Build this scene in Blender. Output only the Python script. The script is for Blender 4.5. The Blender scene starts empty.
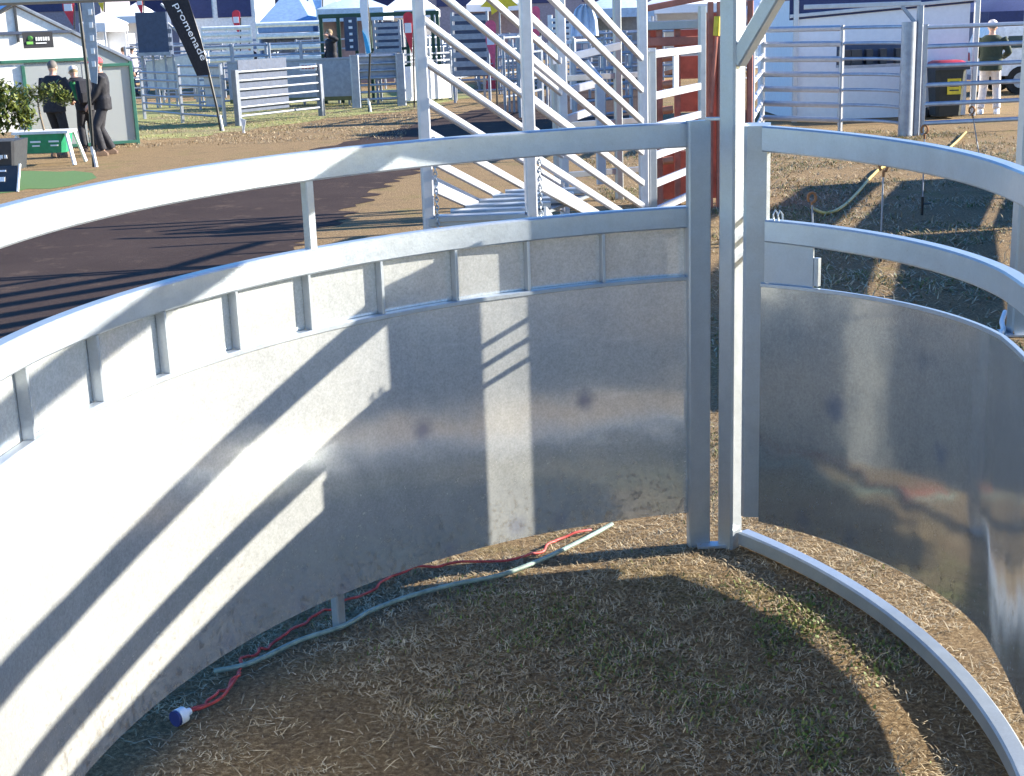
import bpy, bmesh, math, random
from mathutils import Vector, Matrix
import numpy as np
random.seed(7); rng = np.random.default_rng(7)
sc = bpy.context.scene
COL = sc.collection
R_ = math.radians

# ------------------------------------------------------------------ camera
CAM_H, FOC = 2.2, 1400.0
PITCH = math.atan((388 - 20) / FOC); ROLL = R_(2.0)
_fw = Vector((0, math.cos(PITCH), -math.sin(PITCH))); _rt = Vector((1, 0, 0)); _up = _rt.cross(_fw)
CX = _rt * math.cos(ROLL) - _up * math.sin(ROLL); CY = _up * math.cos(ROLL) + _rt * math.sin(ROLL)
CAMP = Vector((0, 0, CAM_H))
def ray(x, y): return _fw + CX * ((x - 512) / FOC) + CY * ((388 - y) / FOC)
def g(x, y, z=0.0):
    d = ray(x, y); return CAMP + d * ((z - CAM_H) / d.z)
def at(x, y, Y):
    d = ray(x, y); return CAMP + d * (Y / d.y)
cd = bpy.data.cameras.new('camera'); cam = bpy.data.objects.new('camera', cd); COL.objects.link(cam)
cd.sensor_fit = 'HORIZONTAL'; cd.sensor_width = 36.0; cd.lens = 36.0 * FOC / 1024; cd.clip_end = 2000; cd.clip_start = .05
M = Matrix((CX, CY, -_fw)).transposed().to_4x4(); M.translation = CAMP
cam.matrix_world = M
sc.camera = cam

# ------------------------------------------------------------------ light
SUN_AZ, SUN_EL = 8.7, 20.8
sd = Vector((math.cos(R_(SUN_AZ)) * math.cos(R_(SUN_EL)), math.sin(R_(SUN_AZ)) * math.cos(R_(SUN_EL)), math.sin(R_(SUN_EL))))
sl = bpy.data.lights.new('sun', 'SUN'); so = bpy.data.objects.new('sun', sl); COL.objects.link(so)
sl.energy = 5.0; sl.angle = R_(0.5); sl.color = (1.0, .93, .80)
so.rotation_euler = sd.to_track_quat('Z', 'Y').to_euler(); so.location = (8, 2, 12)
w = bpy.data.worlds.new('World'); sc.world = w; w.use_nodes = True
nt = w.node_tree; bg = nt.nodes['Background']
sky = nt.nodes.new('ShaderNodeTexSky'); sky.sky_type = 'NISHITA'; sky.sun_disc = False
sky.sun_elevation = R_(SUN_EL); sky.sun_rotation = R_(90 - SUN_AZ); sky.altitude = 50; sky.air_density = 1.0; sky.dust_density = .4; sky.ozone_density = 2.5
hs = nt.nodes.new('ShaderNodeHueSaturation'); hs.inputs['Saturation'].default_value = 1.4; hs.inputs['Hue'].default_value = .512
nt.links.new(sky.outputs[0], hs.inputs['Color']); nt.links.new(hs.outputs[0], bg.inputs[0]); bg.inputs[1].default_value = 0.115
vs = sc.view_settings; vs.view_transform = 'Standard'; vs.look = 'None'; vs.exposure = 1.65; vs.gamma = 1; vs.use_curve_mapping = False

# ------------------------------------------------------------------ materials
MATS = {}
class N:
    def __init__(s, name):
        s.m = bpy.data.materials.new(name); s.m.use_nodes = True; s.t = s.m.node_tree
        s.b = s.t.nodes['Principled BSDF']; s.out = s.t.nodes['Material Output']
        s.tc = s.t.nodes.new('ShaderNodeTexCoord').outputs['Object']; MATS[name] = s.m
    def n(s, ty, **k):
        o = s.t.nodes.new(ty)
        for a, v in k.items(): setattr(o, a, v)
        return o
    def l(s, a, b): s.t.links.new(a, b)
    def noise(s, scale, detail=4, rough=.6, vec=None, stretch=None):
        v = vec or s.tc
        if stretch:
            mp = s.n('ShaderNodeMapping'); mp.inputs['Scale'].default_value = stretch; s.l(v, mp.inputs[0]); v = mp.outputs[0]
        o = s.n('ShaderNodeTexNoise'); o.inputs['Scale'].default_value = scale; o.inputs['Detail'].default_value = detail
        o.inputs['Roughness'].default_value = rough; s.l(v, o.inputs['Vector']); return o.outputs['Fac']
    def ramp(s, fac, stops):
        o = s.n('ShaderNodeValToRGB'); e = o.color_ramp.elements
        while len(e) < len(stops): e.new(0.5)
        for q, (p, c) in zip(e, stops):
            q.position = p; q.color = (c if len(c) == 4 else (*c, 1)) if not isinstance(c, float) else (c, c, c, 1)
        s.l(fac, o.inputs[0]); return o.outputs[0]
    def mix(s, fac, a, b, mode='MIX'):
        o = s.n('ShaderNodeMix', data_type='RGBA', blend_type=mode)
        for i, v in ((0, fac), (6, a), (7, b)):
            if isinstance(v, (int, float)): o.inputs[i].default_value = v
            elif isinstance(v, tuple): o.inputs[i].default_value = (*v, 1)
            else: s.l(v, o.inputs[i])
        return o.outputs[2]
    def mapr(s, v, a, b, c, d):
        o = s.n('ShaderNodeMapRange'); s.l(v, o.inputs[0])
        for i, x in enumerate((a, b, c, d)): o.inputs[i + 1].default_value = x
        return o.outputs[0]
    def bump(s, h, strength=.3, dist=.02):
        o = s.n('ShaderNodeBump'); o.inputs['Strength'].default_value = strength; o.inputs['Distance'].default_value = dist
        s.l(h, o.inputs['Height']); s.l(o.outputs[0], s.b.inputs['Normal'])
    def set(s, col=None, rough=None, metal=None):
        for k, v in (('Base Color', col), ('Roughness', rough), ('Metallic', metal)):
            if v is None: continue
            i = s.b.inputs[k]
            if isinstance(v, (int, float)): i.default_value = v
            elif isinstance(v, tuple): i.default_value = (*v, 1)
            else: s.l(v, i)
        return s
def plain(name, c, rough=.6, metal=0.0, var=.18, scale=9.0, bump=0.0):
    s = N(name); d = tuple(x * (1 - var) for x in c); u = tuple(min(1, x * (1 + var)) for x in c)
    f = s.noise(scale, 6, .65); s.set(s.ramp(f, [(.3, d), (.7, u)]), s.mapr(s.noise(scale * 2.3), .3, .7, rough * .85, min(1, rough * 1.15)), metal)
    if bump: s.bump(s.noise(scale * 5), bump, .01)
    return s.m
def galv(name, base=.56, rough=.42, metal=.55, spots=(), spangle=70, dirty=0.0, tint=(1, 1, 1)):
    s = N(name)
    big = s.noise(1.6, 5, .6); streak = s.noise(5, 5, .6, stretch=(1, 1, .10)); fine = s.noise(spangle * 1.6, 3, .75); mid = s.noise(11, 6, .7)
    c = s.ramp(big, [(.25, (base * .91, base * .94, base * .93)), (.75, (base * 1.08, base * 1.09, base * 1.03))])
    c = s.mix(.5, c, s.ramp(streak, [(.3, (.80, .81, .84)), (.7, (1, 1, 1))]), 'MULTIPLY')
    c = s.mix(.8 if dirty else .3, c, s.ramp(fine, [(.36, .74), (.62, 1.0)]), 'MULTIPLY')
    c = s.mix(.5 if dirty else .2, c, s.ramp(s.noise(38, 5, .8), [(.38, .80), (.6, 1.0)]), 'MULTIPLY')
    c = s.mix(.5, c, s.ramp(mid, [(.35, .86), (.65, 1.0)]), 'MULTIPLY')
    rr = s.n('ShaderNodeMath', operation='MULTIPLY'); s.l(s.mapr(fine, .3, .7, rough * .85, rough * 1.2), rr.inputs[0]); s.l(s.mapr(mid, .3, .7, .88, 1.15), rr.inputs[1]); r = rr.outputs[0]
    for (p, rad, colr, amt) in spots:                        # weld marks: heat-stained patches of the sheet
        d = s.n('ShaderNodeVectorMath', operation='DISTANCE'); s.l(s.tc, d.inputs[0]); d.inputs[1].default_value = p
        wob = s.n('ShaderNodeMath', operation='MULTIPLY_ADD'); s.l(s.noise(22, 4, .7), wob.inputs[0]); wob.inputs[1].default_value = rad * 1.1; s.l(d.outputs['Value'], wob.inputs[2])
        f = s.mapr(wob.outputs[0], rad * .85, rad * 1.9, amt, 0.0)
        c = s.mix(f, c, colr)
    c = s.mix(1.0, c, tint, 'MULTIPLY')
    if dirty:
        scr = s.noise(3.2, 8, .8, stretch=(.5, .5, 3.0)); c = s.mix(s.mapr(scr, .60, .68, 0, .35), c, (base * 1.15, base * 1.15, base * 1.15))
        sp = s.n('ShaderNodeSeparateXYZ'); s.l(s.tc, sp.inputs[0])
        m1 = s.n('ShaderNodeMath', operation='MULTIPLY_ADD'); s.l(s.mapr(sp.outputs[2], .15, .95, .16, -.06), m1.inputs[0]); m1.inputs[1].default_value = 1.0; s.l(s.noise(34, 7, .8), m1.inputs[2])
        md = s.mapr(m1.outputs[0], .66, .74, 0, dirty); c = s.mix(md, c, (.20, .15, .10))
        m2 = s.n('ShaderNodeMath', operation='MULTIPLY'); s.l(md, m2.inputs[0]); m2.inputs[1].default_value = .4
        a2 = s.n('ShaderNodeMath', operation='ADD'); s.l(r, a2.inputs[0]); s.l(m2.outputs[0], a2.inputs[1]); r = a2.outputs[0]
        s.bump(s.noise(2.6, 2, .5), .10, .06)
    else: s.bump(s.noise(14, 5, .7), .08, .02)
    s.set(c, r, metal)
    return s.m

plain('white paint', (.78, .78, .76), .45)
plain('white plastic', (.74, .74, .74), .5)
plain('white canvas', (.76, .77, .8), .8, var=.05)
plain('galv shade', (.15, .17, .21), .5, .35, var=.2, scale=6)
plain('white steel', (.52, .53, .57), .4, .45, var=.1)
plain('sunlit red oxide', (.55, .2, .1), .5)  # brightened copy of the crush red, sunlight put into the colour
plain('orange rust', (.42, .16, .05), .6)
plain('navy canvas', (.03, .04, .12), .7)
plain('blue canvas', (.22, .34, .52), .75)
plain('pale blue canvas', (.45, .55, .68), .75)
plain('green paint', (.03, .13, .09), .5)
plain('green plastic', (.02, .25, .12), .4)
plain('dark green paint', (.015, .06, .035), .5)
plain('red oxide', (.43, .14, .09), .55, var=.3, scale=5)
plain('red cloth', (.6, .04, .06), .7)
plain('pink cloth', (.75, .12, .2), .7)
plain('yellow paint', (.75, .55, .03), .5)
plain('orange plastic', (.75, .25, .03), .5)
plain('black cloth', (.012, .012, .018), .8)
plain('charcoal cloth', (.022, .022, .028), .85)
plain('green cloth', (.02, .16, .05), .85)
plain('olive cloth', (.03, .045, .03), .85)
plain('pale trousers', (.62, .57, .55), .85)
plain('denim', (.05, .06, .1), .85)
plain('skin', (.5, .29, .21), .55, var=.08)
plain('grey hair', (.13, .115, .105), .8)
plain('blond hair', (.22, .16, .09), .8)
plain('brown hair', (.07, .045, .03), .8)
plain('leather', (.06, .04, .03), .6)
plain('tan leather', (.13, .08, .05), .6)
plain('black plastic', (.012, .012, .014), .4)
plain('dark grey plastic', (.035, .038, .045), .5)
plain('bin green', (.02, .028, .03), .45)
plain('bin red', (.42, .03, .05), .45)
plain('terracotta soil', (.22, .13, .08), .95)
plain('bark', (.2, .15, .1), .9, var=.3, scale=14, bump=.4)
plain('red rubber', (.45, .05, .04), .6, var=.35, scale=25)
plain('hose green', (.21, .28, .24), .6, var=.35, scale=18)
plain('hose yellow', (.45, .35, .1), .5)
plain('blue plastic', (.03, .035, .13), .4)
plain('sheet blue grey', (.055, .075, .125), .65, 0)
plain('sheet pale grey', (.30, .33, .39), .45, .3)
plain('olive canvas', (.16, .15, .06), .8)
plain('lettering white', (.8, .8, .8), .7, var=.03)
plain('lettering red', (.55, .05, .05), .7)
plain('lettering green', (.2, .5, .1), .7)
plain('sign black', (.03, .03, .035), .6)
plain('sky blue cloth', (.05, .35, .62), .7)
plain('timber', (.3, .2, .12), .8)
plain('far wall', (.25, .23, .28), .8)
plain('tyre', (.01, .01, .01), .8)
plain('galv far', (.31, .34, .40), .42, .5, var=.2, scale=6)
plain('car paint', (.66, .7, .74), .25)
gl = N('dark glass'); gl.set((.01, .012, .016), .08, 0.0)
pl = N('clear plastic'); pl.set((.55, .58, .58), .25, 0.0); pl.b.inputs['Transmission Weight'].default_value = .45; pl.b.inputs['Alpha'].default_value = .93
galv('galvanised rail', .54, .34, .55, spangle=90, tint=(.90, .96, 1.06))
galv('galvanised post', .48, .36, .55, spangle=90, tint=(.90, .96, 1.06))

# ground: dry grass, bare dirt, straw, green regrowth
s = N('dry grass ground')
big = s.noise(.16, 6, .6); mid = s.noise(1.1, 8, .7); fine = s.noise(46, 9, .82); strw = s.noise(90, 4, .7, stretch=(1, .3, 1)); dirt = s.noise(2.4, 7, .75)
c = s.ramp(fine, [(.30, (.045, .028, .015)), (.5, (.235, .155, .08)), (.70, (.60, .45, .25))])
c2 = s.ramp(fine, [(.3, (.04, .04, .013)), (.53, (.19, .175, .055)), (.72, (.42, .36, .15))])
c = s.mix(s.mapr(mid, .55, .7, 0, .7), c, c2)
c = s.mix(s.mapr(big, .56, .68, 0, .6), c, c2)
c = s.mix(s.mapr(dirt, .52, .68, 0, .6), c, s.ramp(fine, [(.3, (.035, .025, .018)), (.7, (.2, .14, .09))]))
c = s.mix(s.mapr(strw, .6, .70, 0, .65), c, (.48, .38, .23))
s.set(c, .95, 0.0); s.b.inputs['Specular IOR Level'].default_value = .15
s.bump(s.mix(.25, fine, mid), 1.0, .035)
s = N('grass verge'); f = s.noise(14, 8, .75); p_ = s.noise(.7, 6, .6)
c = s.ramp(f, [(.25, (.09, .09, .025)), (.5, (.26, .27, .075)), (.8, (.46, .42, .18))])
c = s.mix(s.mapr(p_, .45, .65, 0, .8), c, s.ramp(f, [(.3, (.12, .085, .045)), (.75, (.34, .25, .14))]))
s.set(c, .95); s.bump(f, .8, .04)
s = N('asphalt'); f = s.noise(70, 6, .8); p_ = s.noise(.9, 6, .65)
c = s.mix(.5, s.ramp(f, [(.3, (.020, .013, .010)), (.7, (.082, .054, .043))]), s.ramp(p_, [(.3, (.036, .026, .026)), (.7, (.07, .05, .045))]))
c = s.mix(s.mapr(s.noise(38, 3, .8), .66, .75, 0, .5), c, (.2, .15, .1))
c = s.mix(s.mapr(s.noise(2.3, 7, .75), .56, .7, 0, .55), c, (.17, .12, .085))
s.set(c, .95); s.b.inputs['Specular IOR Level'].default_value = .12; s.bump(f, .6, .012)
plain('fake turf', (.085, .17, .045), .9, var=.35, scale=40)
s = N('leaf'); f = s.noise(3.0, 3); s.set(s.ramp(f, [(.3, (.05, .08, .015)), (.7, (.2, .22, .045))]), .5)
s = N('far leaf'); f = s.noise(.8, 5); s.set(s.ramp(f, [(.3, (.03, .045, .015)), (.7, (.1, .12, .045))]), .7)
s = N('grass blade'); f = s.noise(7.0, 4); c = s.ramp(f, [(.3, (.20, .16, .06)), (.5, (.13, .15, .035)), (.72, (.075, .12, .02))]); s.set(c, .7)
s = N('clover'); f = s.noise(11.0, 4); c = s.ramp(f, [(.3, (.16, .16, .03)), (.7, (.10, .17, .03))]); s.set(c, .65)
s = N('straw'); f = s.noise(9.0, 4); c = s.ramp(f, [(.3, (.13, .09, .05)), (.5, (.34, .26, .15)), (.68, (.58, .47, .3))]); s.set(c, .75)
def mat(n): return MATS[n]

# ------------------------------------------------------------------ mesh helpers
class MB:
    def __init__(s): s.v = []; s.f = []
    def add(s, vs, fs):
        o = len(s.v); s.v += [tuple(v) for v in vs]; s.f += [tuple(i + o for i in f) for f in fs]; return s
    def box(s, c, size, rot=None):
        x, y, z = (q / 2 for q in size); m = rot or Matrix.Identity(3); c = Vector(c)
        P = [m @ Vector((a * x, b * y, d * z)) + c for d in (-1, 1) for b in (-1, 1) for a in (-1, 1)]
        return s.add(P, [(0, 2, 3, 1), (4, 5, 7, 6), (0, 1, 5, 4), (2, 6, 7, 3), (0, 4, 6, 2), (1, 3, 7, 5)])
    def loft(s, rings, cap=True, closed=False):
        n = len(rings[0]); o = len(s.v); fs = []
        vs = [p for r in rings for p in r]; m = len(rings)
        for i in range(m if closed else m - 1):
            for j in range(n):
                a, b = i * n + j, i * n + (j + 1) % n; c_, d = ((i + 1) % m) * n + (j + 1) % n, ((i + 1) % m) * n + j
                fs.append((a, b, c_, d))
        if cap and not closed:
            fs.append(tuple(reversed(range(n)))); fs.append(tuple(range((m - 1) * n, m * n)))
        return s.add(vs, fs)
    def bar(s, p0, p1, w, h, up=(0, 0, 1), ch=.12):
        """rectangular hollow section look: w across, h along up, chamfered corners"""
        p0, p1 = Vector(p0), Vector(p1); d = (p1 - p0).normalized(); u = Vector(up)
        if abs(d.dot(u)) > .98: u = Vector((0, 1, 0)) if abs(d.y) < .9 else Vector((1, 0, 0))
        x = d.cross(u).normalized(); y = x.cross(d).normalized()
        return s.loft([[p + x * a + y * b for a, b in prof(w, h, ch)] for p in (p0, p1)])
    def post(s, x, y, z0, z1, w, d, rot=0.0, ch=.12):
        c, si = math.cos(rot), math.sin(rot)
        return s.loft([[(x + a * c - b * si, y + a * si + b * c, z) for a, b in prof(w, d, ch)] for z in (z0, z1)])
    def tube(s, pts, r, n=8, cap=True):
        pts = [Vector(p) for p in pts]; rings = []; prev = None
        for i, p in enumerate(pts):
            d = (pts[min(i + 1, len(pts) - 1)] - pts[max(i - 1, 0)]).normalized()
            if prev is None:
                prev = d.orthogonal().normalized()
            x = (prev - d * prev.dot(d)).normalized(); prev = x; y = d.cross(x)
            rr = r[i] if isinstance(r, (list, tuple)) else r
            rings.append([p + x * (rr * math.cos(2 * math.pi * k / n)) + y * (rr * math.sin(2 * math.pi * k / n)) for k in range(n)])
        return s.loft(rings, cap)
    def arc(s, C, a0, a1, r0, r1, z0, z1, ch=.12, step=1.2):
        n = max(2, int(abs(a1 - a0) / step)); rings = []
        for i in range(n + 1):
            a = R_(a0 + (a1 - a0) * i / n); c, si = math.cos(a), math.sin(a)
            rings.append([(C[0] + (((r0 + r1) / 2) + p) * c, C[1] + (((r0 + r1) / 2) + p) * si, (z0 + z1) / 2 + q) for p, q in prof(r1 - r0, z1 - z0, ch)])
        return s.loft(rings)
    def curve(s, C, a0, a1, r0, r1, z0, z1, tail, ch=.12, step=1.0, dz=0.0):
        """arc from a0 to a1 and on in a straight line for tail metres"""
        n = max(2, int(abs(a1 - a0) / step)); rings = []; m = 16 if tail else 0; rm = (r0 + r1) / 2
        a = R_(a0); x, y = C[0] + rm * math.cos(a), C[1] + rm * math.sin(a); sg = -1 if a1 < a0 else 1
        for i in range(n + 1 + m):
            if i <= n: a = R_(a0 + (a1 - a0) * i / n); x, y = C[0] + rm * math.cos(a), C[1] + rm * math.sin(a)
            else:
                ds = tail / m; a += sg * ds / rm * (1 - (i - n) / m) ** 6; x -= sg * math.sin(a) * ds; y += sg * math.cos(a) * ds
            c, si = math.cos(a), math.sin(a)
            rings.append([(x + p * c, y + p * si, (z0 + z1) / 2 + q + dz * min(i, n) / n) for p, q in prof(r1 - r0, z1 - z0, ch)])
        return s.loft(rings)
    def ball(s, c, r, n=12, m=8, sz=(1, 1, 1), rot=None):
        rings = []; R3 = rot or Matrix.Identity(3)
        for i in range(m + 1):
            t = math.pi * min(max(i / m, .02), .98)
            rings.append([Vector(c) + R3 @ Vector((r * sz[0] * math.sin(t) * math.cos(2 * math.pi * k / n), r * sz[1] * math.sin(t) * math.sin(2 * math.pi * k / n), r * sz[2] * math.cos(t))) for k in range(n)])
        return s.loft(rings)
    def lathe(s, c, prof_, n=20):
        return s.loft([[(c[0] + r * math.cos(2 * math.pi * k / n), c[1] + r * math.sin(2 * math.pi * k / n), c[2] + z) for k in range(n)] for r, z in prof_])
    def prism(s, poly, d):
        n = len(poly); d = Vector(d); P = [Vector(p) for p in poly]
        return s.add(P + [p + d for p in P], [tuple(range(n))[::-1], tuple(range(n, 2 * n))] + [(i, (i + 1) % n, n + (i + 1) % n, n + i) for i in range(n)])
    def build(s, name, m, parent=None, sharp=35, origin=None):
        o = Vector(origin) if origin is not None else (parent_loc(parent) if parent else Vector((0, 0, 0)))
        me = bpy.data.meshes.new(name); me.from_pydata([Vector(v) - o for v in s.v], [], s.f)
        bm = bmesh.new(); bm.from_mesh(me); bmesh.ops.recalc_face_normals(bm, faces=bm.faces); bm.to_mesh(me); bm.free()
        me.materials.append(mat(m)); me.polygons.foreach_set('use_smooth', [True] * len(me.polygons)); me.set_sharp_from_angle(angle=R_(sharp))
        ob = bpy.data.objects.new(name, me); COL.objects.link(ob)
        if parent: ob.parent = parent
        else: ob.location = o
        return ob
def prof(w, h, ch=.12):
    x, y = w / 2, h / 2; c = min(w, h) * ch
    if ch <= 0: return [(-x, -y), (x, -y), (x, y), (-x, y)]
    return [(-x + c, -y), (x - c, -y), (x, -y + c), (x, y - c), (x - c, y), (-x + c, y), (-x, y - c), (-x, -y + c)]
def parent_loc(p):
    v = Vector((0, 0, 0))
    while p is not None: v += Vector(p.location); p = p.parent
    return v
def tag(o, label, cat, group=None):
    o['label'] = label; o['category'] = cat
    if group: o['group'] = group
    return o
def thing(name, loc, label, cat, group=None):
    o = bpy.data.objects.new(name, None); COL.objects.link(o); o.location = loc; o.empty_display_size = .2
    return tag(o, label, cat, group)
def struct(o, kind='structure'): o['kind'] = kind; return o
def P3(a, z): return (a[0], a[1], z)
def pol(C, r, a): return C[0] + r * math.cos(R_(a)), C[1] + r * math.sin(R_(a))
def copy_tree(o, parent=None):
    c = o.copy(); COL.objects.link(c); c.parent = parent
    for ch in list(o.children): copy_tree(ch, c)
    return c

# ------------------------------------------------------------------ ground
gm = MB()
xs = [-300, -60, -20, -8, -4, -2, -1, 0, 1, 2, 4, 8, 20, 60, 300]; ys = [-100, -10, 0, 2, 3, 4, 5, 6, 8, 12, 20, 40, 80, 400]
gm.add([(x, y, 0) for y in ys for x in xs], [(j * len(xs) + i, j * len(xs) + i + 1, (j + 1) * len(xs) + i + 1, (j + 1) * len(xs) + i) for j in range(len(ys) - 1) for i in range(len(xs) - 1)])
struct(gm.build('ground', 'dry grass ground'))
def sheet(name, pts, m, z):
    b = MB(); b.add([(p[0], p[1], z) for p in pts], [tuple(range(len(pts)))]); return struct(b.build(name, m))
def wob(a, b, n, amp):
    a, b = Vector(a), Vector(b); d = (b - a).normalized(); nn = Vector((-d.y, d.x, 0)); out = []
    for i in range(n):
        out.append(a.lerp(b, i / n) + nn * (random.uniform(-amp, amp)))
    return out
far = [g(-200, 250), g(0, 226), g(200, 181), g(420, 122), g(520, 100), g(640, 78)]
near = [g(640, 122), g(470, 152), g(390, 182), g(310, 240), g(200, 300), g(0, 420)]
pts = []
for L in (far, near):
    for a, b in zip(L[:-1], L[1:]): pts += wob((a.x, a.y, 0), (b.x, b.y, 0), 30, .16)
    pts.append(L[-1])
pts.append(Vector((-10, 6, 0)))
sheet('road', pts, 'asphalt', .004)
vg = [g(120, 140), g(185, 139), g(240, 131), g(330, 118), g(420, 109), g(470, 98), g(470, 84), g(300, 95), g(120, 105)]
pts = []
for a, b in zip(vg, vg[1:] + vg[:1]): pts += wob((a.x, a.y, 0), (b.x, b.y, 0), 6, .25)
struct(sheet('grass_verge', pts, 'grass verge', .004))
vg = [g(-20, 196), g(15, 192), g(28, 189), g(50, 189), g(70, 186), g(84, 182), g(97, 178), g(92, 173), g(74, 171), g(60, 172), g(30, 171), g(-20, 172)]
sheet('turf_mat', vg, 'fake turf', .004)

# ------------------------------------------------------------------ curved sheeted yard, left side
CL, RL = (1.122, 3.246), 2.412
def angL(px, py, R=RL):
    d = ray(px, py); ox, oy = CAMP.x - CL[0], CAMP.y - CL[1]
    A = d.x ** 2 + d.y ** 2; B = 2 * (ox * d.x + oy * d.y); C = ox * ox + oy * oy - R * R
    t = (-B + math.sqrt(B * B - 4 * A * C)) / (2 * A); p = CAMP + d * t
    return math.degrees(math.atan2(p.y - CL[1], p.x - CL[0])) % 360, p
A0 = angL(690, 300)[0]; A1 = 216.0
yl = thing('curved_yard_fence', (-1.2, 3.5, 0), 'long curved galvanised yard panel with sunlit sheet and a row of small recessed pockets', 'yard panel', 'sheeted steel yard panels')
spots = []
for (px, py), rad, colr, amt in [((423, 430), .045, (.30, .34, .46), .85), ((585, 400), .042, (.27, .31, .44), .85), ((228, 642), .045, (.62, .63, .7), .6), ((300, 610), .045, (.6, .62, .72), .6),
      ((347, 590), .05, (.55, .58, .68), .6), ((450, 552), .045, (.5, .53, .65), .6), ((517, 527), .045, (.5, .53, .65), .6), ((560, 520), .04, (.45, .48, .6), .5), ((63, 585), .05, (.75, .75, .78), .6), ((150, 660), .05, (.7, .7, .74), .5)]:
    p = angL(px, py)[1]; spots.append(((p.x + 1.2, p.y - 3.5, p.z), rad, colr, amt))
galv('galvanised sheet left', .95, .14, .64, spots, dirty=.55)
b = MB().arc(CL, A0, A1, RL + .003, RL + .006, .145, 1.150, ch=0, step=.8); b.build('sheet', 'galvanised sheet left', yl)
b = MB().arc(CL, A0 - 1.0, A1, RL - .003, RL + .047, 1.685, 1.785); b.build('top_rail', 'galvanised rail', yl)
b = MB().arc(CL, A0 - 1.0, A1, RL - .003, RL + .047, 1.363, 1.45); b.build('middle_rail', 'galvanised rail', yl)
b = MB().arc(CL, A0 - .5, A1, RL - .003, RL + .03, 1.149, 1.166); b.build('sheet_lip', 'galvanised rail', yl)
b = MB().arc(CL, A0 - .5, A1, RL + .036, RL + .039, 1.14, 1.40, ch=0); b.build('pocket_backing', 'galvanised sheet left', yl)
for px, py in [(30, 395), (101, 368), (168, 343), (239, 320), (311, 300), (383, 286), (457, 272), (529, 262), (604, 254), (688, 245)]:
    a = angL(px, py)[0]; b = MB(); rr = RL + .017; x, y = pol(CL, rr, a)
    b.post(x, y, 1.167, 1.362, .034, .012, R_(a), ch=.1); b.build('pocket_divider', 'galvanised rail', yl)
for a in (177.5, 184.6, 191.7, 198.8):
    x, y = pol(CL, RL + .017, a); MB().post(x, y, 1.167, 1.362, .034, .012, R_(a)).build('pocket_divider', 'galvanised rail', yl)
for a in (angL(313, 215)[0], 188, 212):
    x, y = pol(CL, RL + .022, a); MB().post(x, y, 1.449, 1.686, .032, .036, R_(a)).build('upright', 'galvanised post', yl)
for a in (angL(344, 618)[0], 186, 210):
    x, y = pol(CL, RL + .03, a); MB().post(x, y, 0, .2, .04, .04, R_(a)).build('foot', 'galvanised post', yl)
ep = at(699, 330, 5.6); x, y = ep.x, ep.y
b = MB().post(x, y + .02, 0, 1.79, .092, .05, R_(A0 - 90)); b.build('end_post', 'galvanised post', yl)
EPX, EPY = x, y

# ------------------------------------------------------------------ right side gate
CR, RR = (-.22, 4.105), 1.68
B0 = 45.0; B1 = -2.0; TAIL = 2.0
yr = thing('curved_yard_gate', (1.4, 4.2, 0), 'shaded curved galvanised gate, solid sheet below two bare rails, right of the tall post', 'yard gate', 'sheeted steel yard panels')
def angR(px, py, R=RR):
    d = ray(px, py); ox, oy = CAMP.x - CR[0], CAMP.y - CR[1]
    A = d.x ** 2 + d.y ** 2; B = 2 * (ox * d.x + oy * d.y); C = ox * ox + oy * oy - R * R
    t = (-B + math.sqrt(max(0, B * B - 4 * A * C))) / (2 * A); p = CAMP + d * t
    return math.degrees(math.atan2(p.y - CR[1], p.x - CR[0])), p
spots = []
for (px, py), rad, colr, amt in [((835, 408), .05, (.25, .3, .42), .7), ((940, 455), .045, (.27, .32, .44), .55), ((802, 520), .04, (.32, .36, .46), .55), ((850, 540), .05, (.36, .4, .48), .55), ((915, 575), .05, (.4, .44, .5), .5), ((970, 625), .05, (.45, .48, .55), .5)]:
    p = angR(px, py)[1]; spots.append(((p.x - 1.4, p.y - 4.2, p.z), rad, colr, amt))
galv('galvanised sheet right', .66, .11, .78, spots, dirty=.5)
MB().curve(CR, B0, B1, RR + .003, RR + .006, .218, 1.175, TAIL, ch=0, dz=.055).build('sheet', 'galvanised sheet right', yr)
MB().curve(CR, B0, B1, RR - .004, RR + .012, 1.176, 1.19, TAIL, ch=.1, dz=.055).build('sheet_edge', 'galvanised rail', yr)
MB().curve(CR, B0, B1, RR - .003, RR + .047, 1.69, 1.785, TAIL, dz=-.045).build('top_rail', 'galvanised rail', yr)
MB().curve(CR, B0 - .6, B1, RR - .003, RR + .047, 1.35, 1.435, TAIL).build('middle_rail', 'galvanised rail', yr)
MB().curve(CR, B0 - 1, B1, RR + .10, RR + .14, .178, .36, TAIL).build('hidden_shade_band', 'galvanised rail', yr)  # unseen band added outside the sheet to narrow the sunlit ground strip
x0, y0 = pol(CR, RR + .022, B0 + .2)
ge = at(757.5, 128, 5.37); MB().post(ge.x + .004, ge.y + .02, .235, 1.785, .18, .098, R_(79)).build('end_post', 'galvanised post', yr)
a1 = angR(768, 250)[0]; a2 = angR(811, 262)[0]
MB().arc(CR, a1 + 1.2, a2, RR + .012, RR + .018, 1.192, 1.349, ch=0).build('latch_plate', 'galvanised post', yr)
x, y = pol(CR, RR + .025, a2 - .3); MB().post(x, y, 1.205, 1.31, .02, .022, R_(a2)).build('latch_tongue', 'galvanised post', yr)
x, y = pol(CR, RR + .02, angR(771, 214)[0]); b = MB()
for k in (0, 1): b.tube([(x + .014 * k, y - .02 * k, 1.43), (x - .006 + .014 * k, y - .008 - .02 * k, 1.455), (x + .004 + .014 * k, y - .02 * k, 1.472), (x + .016 + .014 * k, y + .008 - .02 * k, 1.455), (x + .016 + .014 * k, y + .008 - .02 * k, 1.43)], .0035, 6)
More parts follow.
